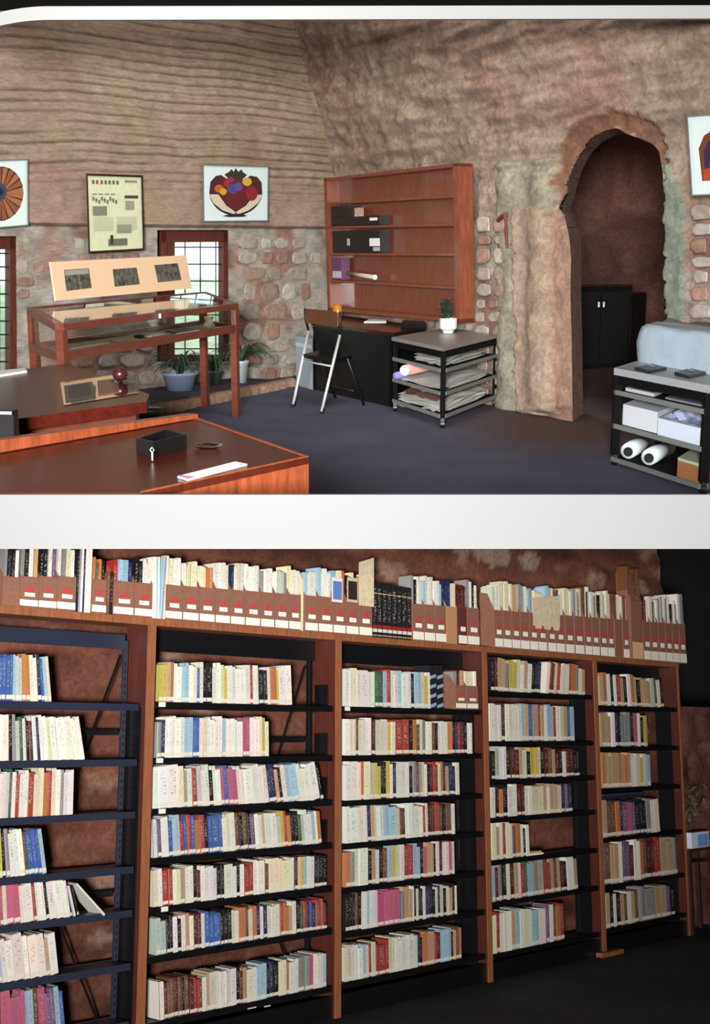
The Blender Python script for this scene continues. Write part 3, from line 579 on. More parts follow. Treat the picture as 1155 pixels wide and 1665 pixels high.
mb = MB(); nb = 6; a = topL+Vector((.03, .0, .04)); mb.prism([a, a+bw*.8, a+bw*.8+Vector((.05, .12, -.28)), a+Vector((.08, .12, -.28))], [p+Vector((.0, .015, .0)) for p in (a, a+bw*.8, a+bw*.8+Vector((.05, .12, -.28)), a+Vector((.08, .12, -.28)))]); build('back_sling', mb, black, parent=t)
# ---- trolley builder
def trolley(lab, topc, h, tth, shz, leg=.04, topm=None):
    bsteel = mat('trolley_black', (10, 10, 11), .9, spec=.1)
    c = (topc[0]+topc[2])/2; t = thing('trolley', lab, 'trolley', up(c, 0)); mb = MB(); mb.slab(topc, h-tth, h); build('tabletop', mb, topm, parent=t)
    ins = [pv(up(p, 0), up(c, 0), .07) for p in topc]
    for p in ins:
        mb = MB(); mb.bar(up(p, .075), up(p, h-tth), leg); build('leg', mb, bsteel, parent=t)
        mb = MB(); mb.tube([Vector((p.x-.016, p.y, .033)), Vector((p.x+.016, p.y, .033))], .033, 14); mb.bar(up(p, .04), up(p, .08), .03, .05); build('caster', mb, black, parent=t)
    for z in shz:
        mb = MB(); mb.slab(ins, z-.02, z); s_ = build('shelf', mb, bsteel, parent=t)
        for a, b in ((0, 1), (1, 2)):
            mb = MB(); o_ = Vector(((ins[b]-ins[a]).y, -(ins[b]-ins[a]).x, 0)).normalized()*.022; mb.bar(up(ins[a]+o_, z-.005), up(ins[b]+o_, z-.005), .012, .03); build('shelf_rail', mb, mat('grey_rail', (110, 112, 110), .5), parent=s_)
    mb = MB(); mb.bar(up(ins[0], h-tth-.03), up(ins[1], h-tth-.03), .03, .05); mb.bar(up(ins[1], h-tth-.03), up(ins[2], h-tth-.03), .03, .05); build('apron', mb, bsteel, parent=t)
    return t, ins
grey = mat('grey_laminate', (128, 122, 118), .35)
T1 = [fp(637, 548, .64), fp(721, 565, .64), fp(813, 543, .64), fp(735, 531, .64)]
t, I1 = trolley('black metal plan trolley with a grey top and open shelves of papers', T1, .64, .03, (.1, .28, .46), topm=grey)
# papers on it: sagging sheets sticking out of the left side
def sheetstack(lab, name, I, z, f0, f1, outx, n, c, thick=.05, g0=.1, g1=.9, sd=1):
    rs = random.Random(sd); mb = MB(); ex = (I[1]-I[2]).normalized()
    for k in range(n):
        zz = z+.003+k*thick/n; nn = 8; vs = []
        for i in range(nn+1):
            f = f0+(f1-f0)*i/nn
            for j in range(5):
                g = g0+(g1-g0)*j/4; p = pv(pv(I[0], I[1], f), pv(I[3], I[2], f), g); b = .5*thick*math.sin(3.1*i/nn+k+j)*rs.uniform(0, .7)
                if j == 0: p = p-(pv(I[3], I[2], f)-pv(I[0], I[1], f)).normalized()*outx*rs.uniform(.7, 1.1); vs.append((p.x, p.y, zz-.012-.03*(1-k/n)*abs(math.sin(3*i/nn+sd)))); continue
                vs.append((p.x, p.y, max(z+.002+k*.002, zz+b)))
        mb.add(vs, [(i*5+j, i*5+j+1, (i+1)*5+j+1, (i+1)*5+j) for i in range(nn) for j in range(4)])
    o = build(name, mb, mat('sheet_%d_%d' % (c[0], sd), c, .75)); return tag(o, lab, 'papers')
sheetstack('loose bundle of white plans on the bottom shelf of the plan trolley', 'plan_bundle', I1, .1, .05, .93, .13, 5, (226, 226, 220), .09, sd=1)
sheetstack('brown paper among the white plans on the bottom shelf of the plan trolley', 'paper_bundle', I1, .19, .1, .8, .05, 2, (132, 100, 80), .02, sd=2)
sheetstack('pale plans hanging over the middle shelf of the plan trolley', 'plan_bundle', I1, .28, .03, .95, .13, 4, (226, 226, 220), .06, sd=3)
sheetstack('white crumpled plans on the upper shelf of the plan trolley', 'plan_bundle', I1, .46, .3, .9, .03, 4, (226, 226, 220), .09, sd=4)
mb = MB(); a, b = pv(I1[0], I1[1], .35), pv(I1[3], I1[2], .45); mb.tube([up(a, .40)-(b-a).normalized()*.10, up(pv(a, b, .8), .40)], .045, 16); t2 = tag(build('rolled_plan', mb, mat('pink_paper', (190, 142, 132), .7), smooth=True), 'thick pink paper roll lying across the middle shelf of the plan trolley', 'paper roll')
mb = MB(); mb.tube([up(a, .40)-(b-a).normalized()*.125, up(a, .40)-(b-a).normalized()*.102], .043, 16); build('roll_end', mb, mat('roll_end', (214, 202, 184), .7), parent=t2)
mb = MB(); a, b = pv(I1[0], I1[1], .15), pv(I1[3], I1[2], .2); mb.tube([up(a, .335)-(b-a).normalized()*.12, up(pv(a, b, .8), .335)], .03, 14); tag(build('rolled_plan', mb, mat('bluish_paper', (120, 116, 170), .7), smooth=True), 'small bluish paper roll at the corner of the plan trolley', 'paper roll')
# pot plant on the trolley
p = fp(729, 541, .64); t = thing('potted_plant', 'small dark leafy plant in a white ribbed pot on the plan trolley', 'plant', p)
mb = MB(); r = .078; mb.lathe(p, [(0, 0), (r*.6, 0), (r*.68, .02), (r*.95, .035), (r, .05), (r, .125), (r*.96, .13), (r*.9, .125), (r*.85, .1), (0, .1)], 16); build('pot', mb, mat('white_glaze', (214, 216, 212), .3), parent=t)
lf = MB(); rs = random.Random(8)
for k in range(150):
    a = rs.uniform(0, 6.28); rr_ = rs.uniform(0, .07); c = p+Vector((math.cos(a)*rr_, math.sin(a)*rr_, rs.uniform(.12, .30)))+Vector((-.02, 0, 0)); d = Vector((rs.uniform(-1, 1), rs.uniform(-1, 1), rs.uniform(-.4, 1))).normalized()*.022; e = d.cross(Vector((rs.uniform(-1, 1), rs.uniform(-1, 1), 1))).normalized()*.012
    lf.add([c-d, c+e, c+d, c-e], [(0, 1, 2, 3)])
tag(build('leaves', lf, mat('dark_leaf', (44, 56, 44), .6), parent=t), kind='stuff'); mb = MB()
for k in range(6): mb.tube([p+Vector((0, 0, .09)), p+Vector((rs.uniform(-.06, .04), rs.uniform(-.04, .04), .25))], .004, 5)
build('stems', mb, mat('dark_leaf', (44, 56, 44)), parent=t)
# ---- right trolley with covered machine
z2 = .64; a0, a1 = fp(999, 598, z2), fp(1139, 624, z2); bb = fp(1062, 579, z2)-a0; T2 = [a0, a1+(a1-a0)*.12, a1+(a1-a0)*.12+bb, a0+bb]
t, I2 = trolley('black metal equipment trolley with a grey top, right of the doorway', T2, z2, .045, (.05, .27, .49), leg=.05, topm=mat('pale_laminate', (150, 156, 158), .4))
def onT(px, py, z): return fp(px, py, z)
a = fp(1033, 588, z2); dd = (T2[1]-T2[0]).normalized(); bv = bb.normalized(); ft = [a, a+dd*1.15, a+dd*1.15+bv*.55, a+bv*.55]; H = .245; nseg = 10
rings = []
for z, s_ in ((0, 1.0), (.03, 1.01), (H*.5, 1.0), (H*.78, .985), (H*.92, .95), (H*1.0, .86)):
    c = (ft[0]+ft[2])/2; ring = []
    for e in range(4):
        for k in range(8):
            q = pv(ft[e], ft[(e+1) % 4], (k+.5)/8); cr_ = 1-.0*abs(k-3.5); q = c+(q-c)*s_; ring.append(Vector((q.x, q.y, z2+.001+z+(.012*math.sin(k*1.7+e)+.02*(e == 2))*(z > .1)))+Vector((math.sin(k*2+z*30)*.008, math.cos(k*3+z*20)*.008, 0)))
    rings.append(ring)
mb = MB(); n = 32; mb.add([p for r_ in rings for p in r_], [(i*n+k, i*n+(k+1) % n, (i+1)*n+(k+1) % n, (i+1)*n+k) for i in range(5) for k in range(n)]+[tuple(5*n+k for k in range(n))])
o = tag(build('dust_cover', mb, mat('blue_grey_cover', (162, 178, 190), .6, noise=.1, scale=5, bump=.3), smooth=True), 'blue-grey fabric dust cover over a machine on the equipment trolley', 'dust cover')
for i, (px, py, lab) in enumerate(((1052, 606, 'flat black calculator on the trolley nearer the doorway'), (1117, 614, 'flat black calculator on the trolley nearer the picture edge'))):
    a = fp(px-20, py-4, z2); b = fp(px+3, py+2, z2); q = [a, b, b+bv*.3+dd*.06, a+bv*.3+dd*.06]; mb = MB(); mb.slab(q, z2+.001, z2+.02); o = tag(build('calculator', mb, mat('black_plastic', (26, 26, 32), .4)), lab, 'calculator')
    mb = MB(); u_ = [pv(a, b, .2)+bv*.18, pv(a, b, .8)+bv*.18, pv(a, b, .8)+bv*.25, pv(a, b, .2)+bv*.25]; mb.slab(u_, z2+.0202, z2+.023); build('display', mb, mat('lcd_dark', (60, 66, 72), .2), parent=o)
def shbox(name, lab, cat, f0, f1, g0, g1, z, h, m, taper=0):
    c = lambda f, g: pv(pv(I2[0], I2[1], f), pv(I2[3], I2[2], f), g); q = [c(f0, g0), c(f1, g0), c(f1-taper, g1), c(f0+taper, g1)]; mb = MB(); mb.slab([p for p in q], z+.001, z+h); return tag(build(name, mb, m), lab, cat), q
o, q = shbox('tablet_book', 'grey book with dark cover panel lying on the upper shelf of the equipment trolley', 'book', .06, .40, .08, .6, .49, .022, mat('grey_book', (184, 188, 190), .5)); mb = MB(); c = (q[0]+q[2])/2; mb.slab([pv(p, c, .2) for p in q], .5125, .514); build('cover_panel', mb, mat('dark_panel', (52, 54, 62), .4), parent=o)
o, q = shbox('magazine', 'bluish grey magazine on the upper shelf of the equipment trolley', 'magazine', .52, .95, .1, .7, .49, .012, mat('slate_mag', (118, 120, 136), .5))
o, q = shbox('cardboard_box', 'plain white cardboard box on the middle shelf of the equipment trolley', 'box', .05, .46, .06, .8, .27, .135, mat('white_box', (200, 206, 212), .7))
o, q = shbox('cardboard_box', 'second white box with a lid, topped by crumpled plastic', 'box', .48, .93, .03, .7, .27, .09, mat('white_box2', (196, 206, 220), .7))
mb = MB(); c = (q[0]+q[2])/2; mb.slab([pv(p, c, -.02) for p in q], .361, .375); build('lid', mb, mat('white_box2', (196, 206, 220), .7), parent=o)
mb = MB(); nn = 9; vs = []; rs = random.Random(5)
for i in range(nn):
    for j in range(nn): p = pv(pv(q[0], q[1], i/8), pv(q[3], q[2], i/8), j/8*.8); vs.append((p.x, p.y, .378+rs.uniform(0, .05)*math.sin(math.pi*i/8)*1.2))
mb.add(vs, [(i*nn+j, i*nn+j+1, (i+1)*nn+j+1, (i+1)*nn+j) for i in range(nn-1) for j in range(nn-1)]); tag(build('plastic_bag', mb, mat('plastic_film', (150, 156, 184), .25)), 'crumpled clear-grey plastic bag lying on the second white box', 'bag')
for i, f in enumerate((.13, .38)):
    a = pv(I2[0], I2[1], f); a = pv(a, pv(I2[3], I2[2], f), .08); b = a+bv*.45+dd*.02; mb = MB(); mb.tube([up(a, .105), up(pv(a, b, .3), .11), up(b, .105)], [.052, .054, .045], 14); o = tag(build('paper_roll', mb, mat('white_roll', (206, 216, 220), .7, noise=.1), smooth=True), ['white paper roll with a dark core on the bottom shelf, near the leg', 'white paper roll with a dark core beside the first one'][i], 'paper roll')
    mb = MB(); mb.tube([up(a-bv*.004, .10), up(a+bv*.001, .10)], .032, 12); build('core', mb, black, parent=o)
o, q = shbox('carton', 'brown carton with a pale green lid on the bottom shelf', 'carton', .72, 1.0, .02, .5, .05, .10, mat('brown_carton', (150, 102, 64), .7)); mb = MB(); mb.slab([pv(p, (q[0]+q[2])/2, -.0) for p in q], .151, .168); build('lid', mb, mat('pale_green_lid', (170, 184, 160), .6), parent=o)
# ---- cabinet seen through the arch
q = [fp(922, 602), fp(1022, 596), fp(1022, 588), fp(922, 590)]; zc = zat(975, 465, q[1]); t = thing('cabinet', 'black cabinet standing in the passage beyond the rock doorway', 'cabinet', (q[0]+q[2])/2)
mb = MB(); mb.slab(q, 0, zc-.03); build('carcass', mb, black, parent=t); mb = MB(); mb.slab([pv(p, (q[0]+q[2])/2, -.02) for p in q], zc-.03, zc); build('top', mb, black, parent=t)
for f0, f1 in ((.02, .49), (.51, .98)):
    mb = MB(); a, b = pv(q[0], q[1], f0), pv(q[0], q[1], f1); n = Vector((0, -.02, 0)); mb.prism([up(a, .05), up(b, .05), up(b, zc-.06), up(a, zc-.06)], [up(a, .05)+n, up(b, .05)+n, up(b, zc-.06)+n, up(a, zc-.06)+n]); d_ = build('door', mb, bsteel, parent=t)
    mb = MB(); e = pv(q[0], q[1], .46 if f0 < .1 else .54); mb.bar(up(e, .7)+n*1.6, up(e, .76)+n*1.6, .02); build('knob', mb, chrome, parent=d_)
q2 = [fp(1025, 597), fp(1046, 593), fp(1040, 588), fp(1024, 589)]; mb = MB(); mb.slab(q2, 0, zat(1030, 478, q2[0])); tag(build('tall_box', mb, bsteel), 'narrow black box unit against the side of the passage cabinet', 'box')
# ---- low dark vitrine cabinet at left
z3 = .75; B3, C3 = fp(112, 591, z3), fp(243, 641, z3); D3 = fp(100, 670, z3); A3 = fp(-30, 606, z3)
D3x = fp(238, 653, z3); t = thing('vitrine_cabinet', 'low dark polished wood cabinet with a glazed top, in the corner by the first window', 'cabinet', up((A3+C3)/2, 0))
L3_ = [fp(-60, 612, z3), fp(112, 591, z3), fp(243, 641, z3), fp(238, 653, z3), fp(-40, 690, z3)]
mb = MB(); mb.slab(L3_, z3-.05, z3); build('tabletop', mb, woodd, parent=t)
cc3 = sum(L3_, Vector())/5; mb = MB(); mb.slab([pv(up(p, 0), up(cc3, 0), .12) for p in L3_], .32, z3-.05); build('carcass', mb, wood, parent=t)
mb = MB(); mb.slab([pv(up(p, 0), up(cc3, 0), .14) for p in L3_], .29, .319); struct('floor_platform', mb, mat('concrete', (120, 115, 110)))
a, b = pv(up(L3_[4], 0), up(L3_[3], 0), .42), pv(up(L3_[4], 0), up(L3_[3], 0), .82)
n = Vector((b-a).cross(Vector((0, 0, 1)))).normalized(); n = n if n.y < 0 else -n
off_ = (up(cc3, 0)-up(L3_[4], 0))*.1
mb = MB(); a += off_*.9; b += off_*.9; mb.prism([up(a, .36), up(b, .36), up(b, z3-.09), up(a, z3-.09)], [up(p, z)+n*.02 for p, z in ((a, .36), (b, .36), (b, z3-.09), (a, z3-.09))]); build('door', mb, wood2, parent=t)
gq = [fp(x, y, z3+.0005) for x, y in ((98, 622), (196, 609), (226, 640), (104, 660))]; mb = MB(); mb.prism(gq, [p+Vector((0, 0, .003)) for p in gq]); build('glass_top', mb, mat('dark_glass', (40, 24, 22), .05, spec=.8), parent=t)
mb = MB(); q = [fp(x, y, z3+.001) for x, y in ((-12, 607), (40, 602), (44, 606), (0, 613))]; mb.prism(q, [p+Vector((0, 0, .012)) for p in q]); tag(build('paper_pad', mb, paper), 'white paper pad on the back of the dark vitrine cabinet', 'paper')
for i, (qd, c1, lab) in enumerate(((((104, 628), (150, 621), (156, 645), (107, 654)), (70, 64, 62), 'grey old photograph mounted inside the vitrine cabinet top'), (((158, 620), (192, 615), (194, 638), (160, 643)), (112, 78, 66), 'plain reddish card beside the photograph in the vitrine top'))):
    mb = MB(); q = [fp(x, y, z3+.004) for x, y in qd]; mb.prism(q, [p+Vector((0, 0, .003)) for p in q]); o = tag(build('photograph' if i == 0 else 'mount_card', mb, mat('vp%d' % i, c1, .4)), lab, 'photograph' if i == 0 else 'card')
    if i == 0: mb = MB(); c = (q[0]+q[2])/2; mb.slab([pv(p, c, .25) for p in q], z3+.0071, z3+.009); build('picture', mb, pm('vphoto', (24, 24, 26), (80, 78, 74)), parent=o)
# desk lamp-like dark ball on a wire and dark chair pieces beyond the cabinet
p = fp(199, 640, .55); base = fp(206, 676)
t = thing('desk_lamp', 'small dark red ball lamp on a bent wire behind the vitrine cabinet', 'lamp', fp(195, 622, z3+.001))
b_ = fp(190, 622, z3+.001); mb = MB(); mb.lathe(b_, [(0, 0), (.03, 0), (.03, .01), (0, .012)], 14); build('base', mb, black, parent=t)
hd = atY(195, 608, b_.y); hd2 = atY(207, 616, b_.y); mb = MB(); mb.tube([b_+Vector((0, 0, .01)), hd2, hd], .005, 6); build('wire_arm', mb, black, parent=t)
mb = MB(); mb.lathe(hd-Vector((0, 0, .035)), [(0, 0), (.03, .012), (.04, .035), (.03, .058), (0, .07)], 14); build('lamp_head', mb, mat('dark_red_enamel', (58, 22, 26), .3), parent=t, smooth=True)
b_ = fp(236, 700); t = thing('swivel_chair', 'black swivel chair tucked in behind the front table', 'chair', b_)
mb = MB(); s_ = atY(232, 668, b_.y); mb.lathe(s_-Vector((0, 0, .05)), [(0, 0), (.13, 0), (.15, .03), (.14, .07), (0, .08)], 20); build('seat', mb, black, parent=t, smooth=True)
mb = MB(); mb.tube([up(s_, .05), up(s_, s_.z-.05)], .02, 8); build('column', mb, bsteel, parent=t)
for k in range(5):
    a = 2*math.pi*k/5; mb = MB(); e = Vector((s_.x+.2*math.cos(a), s_.y+.2*math.sin(a), .03)); mb.bar(up(s_, .06), e, .03); f_ = build('foot_arm', mb, bsteel, parent=t); mb = MB(); mb.tube([e+Vector((-.015, 0, -.005)), e+Vector((.015, 0, -.005))], .025, 10); build('caster', mb, black, parent=f_)
# ---- front table, set against the parapet
z4 = zline(804.5, YB)+.0; c5 = [fp(x, y, z4) for x, y in ((502, 741), (322, 679), (40, 728), (-40, 742), (-40, 804), (225, 804))]
yb = YB+.045; c5 = [Vector((p.x, max(p.y, yb), p.z)) for p in c5]
t = thing('front_table', 'large dark polished table with orange wooden sides, against the white parapet', 'table', up(sum(c5, Vector())/6, z4-.14))
mb = MB(); ctr5 = sum(c5, Vector())/6; mb.slab(c5[:], z4-.028, z4-.004); build('tabletop', mb, woodd, parent=t)
for i, (a, b) in enumerate(((0, 1), (5, 0))):
    mb = MB(); A_2, B_2 = c5[a], c5[b]; mb.prism([up(A_2, z4-.14), up(B_2, z4-.14), up(pv(B_2, ctr5, .02), z4-.14), up(pv(A_2, ctr5, .02), z4-.14)], [up(A_2, z4), up(B_2, z4), up(pv(B_2, ctr5, .02), z4), up(pv(A_2, ctr5, .02), z4)]); tag(build('side_panel', mb, sidew, parent=t), 'orange wooden side panel')
# raised back rail
r0, r1 = fp(45, 728, z4), fp(322, 680, z4); dv = (r1-r0).normalized(); nr_ = Vector((-dv.y, dv.x, 0)); mb = MB()
mb.prism([r0-dv*.6, r1, r1+nr_*.05, r0-dv*.6+nr_*.05], [p+Vector((0, 0, h)) for p, h in ((r0-dv*.6, .055), (r1, .018), (r1+nr_*.05, .018), (r0-dv*.6+nr_*.05, .055))]); tag(build('back_rail', mb, sidew, parent=t), 'raised orange wooden back rail')
mb = MB(); mb.slab([pv(p, ctr5, .03) for p in c5], z4-.15, z4-.1405); struct('floor_platform', mb, mat('concrete', (120, 115, 110)))
# black box, key, glass dish, paper strip
q = [fp(x, y, z4) for x, y in ((222, 736), (250, 742), (304, 729), (272, 719))]; t = thing('ashtray_box', 'shiny black open box on the front table', 'box', (q[0]+q[2])/2+Vector((0, 0, -.003))); hb = .05
c = (q[0]+q[2])/2; mb = MB(); mb.slab(q, z4-.003, z4+.012); build('base', mb, black, parent=t)
for i in range(4):
    a, b = q[i], q[(i+1) % 4]; ai, bi = pv(a, c, .12), pv(b, c, .12); mb = MB(); mb.prism([up(a, z4+.012), up(b, z4+.012), up(bi, z4+.012), up(ai, z4+.012)], [up(a, z4+hb), up(b, z4+hb), up(bi, z4+hb), up(ai, z4+hb)]); build('side', mb, black, parent=t)
mb = MB(); p = fp(248, 749, z4); mb.tube([p+Vector((0, 0, .0)), p+Vector((0, 0, .03))], .003, 8); mb.tube([p+Vector((-.007, 0, .036)), p+Vector((0, 0, .046)), p+Vector((.007, 0, .036)), p+Vector((0, 0, .028)), p+Vector((-.007, 0, .036))], .0018, 6); tag(build('key', mb, chrome, smooth=True), 'small chrome key standing in its lock before the black box', 'key')
mb = MB(); p = fp(338, 729, z4-.003); mb.lathe(p, [(0, 0), (.035, 0), (.055, .012), (.048, .012), (.03, .004), (0, .004)], 9); tag(build('glass_dish', mb, clear), 'small clear glass dish on the front table behind the paper strip', 'dish')
mb = MB(); q = [fp(x, y, z4-.002) for x, y in ((289, 777), (305, 782), (402, 757), (383, 753))]; mb.prism(q, [p+Vector((0, 0, .006)) for p in q]); o = tag(build('paper_strip', mb, paper), 'long white paper strip with a pink end at the table edge', 'paper')
mb = MB(); a = q[0]; b = q[1]; mb.prism([a+Vector((0, 0, .0062)), b+Vector((0, 0, .0062)), pv(b, q[2], .12)+Vector((0, 0, .0062)), pv(a, q[3], .04)+Vector((0, 0, .0062))], [p+Vector((0, 0, .007)) for p in (a, b, pv(b, q[2], .12), pv(a, q[3], .04))]); build('pink_end', mb, mat('pink_print', (214, 120, 160), .6), parent=o)
# black office chair at the far left
b_ = fp(12, 800, .35); t = thing('office_chair', 'black padded office chair, mostly cut by the picture edge', 'chair', up(b_, z4-.004))
x0_ = atY(-60, 668, 4.6).x; xb = atY(26, 668, 4.6)
mb = MB(); mb.prism([(x0_, 4.55, z4+.0), (xb.x, 4.55, z4+.0), (xb.x, 4.63, z4), (x0_, 4.63, z4)], [(x0_, 4.6, xb.z), (xb.x-.01, 4.6, xb.z), (xb.x-.01, 4.66, xb.z), (x0_, 4.66, xb.z)]); build('backrest', mb, black, parent=t)
mb = MB(); mb.tube([(x0_, 4.56, xb.z-.0), (xb.x-.005, 4.56, xb.z-.003)], .006, 6); build('chrome_edge', mb, chrome, parent=t)
# ---- spider plants in the niche on the ledge
def arch_plant(lab, base, potc, potr, poth, nl, L, seed, dark):
    t = thing('potted_plant', lab, 'plant', base); rs = random.Random(seed)
    mb = MB(); mb.lathe(base, [(0, 0), (potr*.72, 0), (potr*.95, poth*.85), (potr*1.05, poth*.88), (potr*1.05, poth), (potr*.92, poth), (potr*.85, poth*.8), (0, poth*.8)], 20); build('pot', mb, mat('pot_%d' % potc[0], potc, .5), parent=t, smooth=True)
    for k in range(nl):
        a = rs.uniform(0, 6.28); l = L*rs.uniform(.6, 1.1); pts = []; ws = []; h = rs.uniform(.5, 1.0)
        for j in range(8): f = j/7; pts.append(base+Vector((math.cos(a)*l*f*.8, math.sin(a)*l*f*.8, poth*.85+h*l*(1.9*f-1.75*f*f)))); ws.append(.028*(1-f)**.5+.003)
        mb = MB(); mb.ribbon(pts, ws, (-math.sin(a), math.cos(a), 0)); build('leaf', mb, mat('leaf_%d' % dark[0], dark, .5), parent=t)
def fl(px, py): return fp(px, py, .058)
arch_plant('spider plant in a blue-grey tub under the window, behind the case legs', fl(293, 634), (128, 142, 164), .17, .17, 46, .42, 1, (40, 58, 44))
arch_plant('arching green plant in a pale pot between the display case legs', fl(392, 622), (190, 200, 202), .08, .22, 40, .45, 2, (52, 78, 50))
arch_plant('low dark green plant on the ledge under the second window', fl(345, 625), (70, 84, 72), .1, .14, 36, .36, 3, (46, 74, 46))

# =================================================================================== LOWER ROOM: library stacks (its own tilted frame)
VX, VY = 2508.9, 1198.5
def camdir(v): return (CR @ Vector(v)).normalized()
Ud = camdir(((VX-CX)/F, (CY-VY)/F, -1)); cc_ = (CY-VY)/F
Wd = camdir((0, 1, cc_)); Vd = Wd.cross(Ud).normalized()
if Vd.dot(CR @ Vector((0, 0, -1))) < 0: Vd = -Vd
OP = C0+ray(0, 1640)*7.4
def Q(px, py, V=0.0):
    p = hit(px, py, OP+Vd*V, Vd)-OP; return p.dot(Ud), p.dot(Wd)
W0 = np.mean([Q(560, 1655)[1], Q(787, 1606)[1], Q(968, 1552)[1]])
OP = OP+Wd*W0
RM = Matrix(((Ud.x, Vd.x, Wd.x, OP.x), (Ud.y, Vd.y, Wd.y, OP.y), (Ud.z, Vd.z, Wd.z, OP.z), (0, 0, 0, 1)))
def lw(u, v, w_): return RM @ Vector((u, v, w_))
class LB(MB):
    """boxes in the library's frame"""
    def lbox(s, a, b):
        q = [(a[0], a[1]), (b[0], a[1]), (b[0], b[1]), (a[0], b[1])]
        return s.prism([lw(x, y, a[2]) for x, y in q], [lw(x, y, b[2]) for x, y in q])
def frm(u, v, w_): return RM @ Matrix.Translation((u, v, w_))
def rthing(name, label, cat, u, v, w_, group=None):
    o = thing(name, label, cat, (0, 0, 0), group); o.matrix_world = frm(u, v, w_); WM[o.name] = frm(u, v, w_); return o
oak = mat('oak_shelving', (142, 88, 58), .45, noise=.3, scale=4, stretch=(14, 14, 1)); oakd = mat('oak_side', (78, 36, 28), .5, noise=.3, scale=4, stretch=(14, 14, 1))  # oakd is the oak with the side panels' shade put into its colour
blk = mat('black_steel', (15, 15, 18), .45, metal=.2); blk2 = mat('slotted_steel', (46, 50, 66), .35, metal=.2)
D = .25; HT = np.mean([Q(10, 985)[1], Q(395, 1016)[1], Q(665, 1040)[1], Q(885, 1062)[1]]); print('library top', HT)
U = lambda px, py=1300: Q(px, py)[0]
bays = [(-30, 233, 241), (241, 249, 549), (551, 561, 792), (793, 800, 975), (976, 983, 1114)]   # outer left, inner left, outer right
edges = [(-60, 240.5), (240.5, 551), (551, 793.5), (793.5, 976), (976, 1114)]
ordn = ['first', 'second', 'third', 'fourth', 'fifth']
shelfpx = [[(110, 1142), (110, 1236), (110, 1325), (110, 1418), (110, 1492), (60, 1590), (60, 1690)],
           [(370, 1144), (350, 1231), (390, 1308), (393, 1383), (393, 1458), (400, 1531), (405, 1630)],
           [(650, 1151), (665, 1227), (656, 1297), (652, 1364), (652, 1432), (653, 1501), (655, 1578)],
           [(880, 1127), (868, 1205), (870, 1265), (865, 1325), (843, 1394), (867, 1457), (853, 1541)],
           [(1034, 1149), (1020, 1214), (1019, 1280), (1026, 1358), (1037, 1431), (1002, 1507)]]
shelfW = [[Q(*p, V=.02)[1] for p in s] for s in shelfpx]
tb = .05
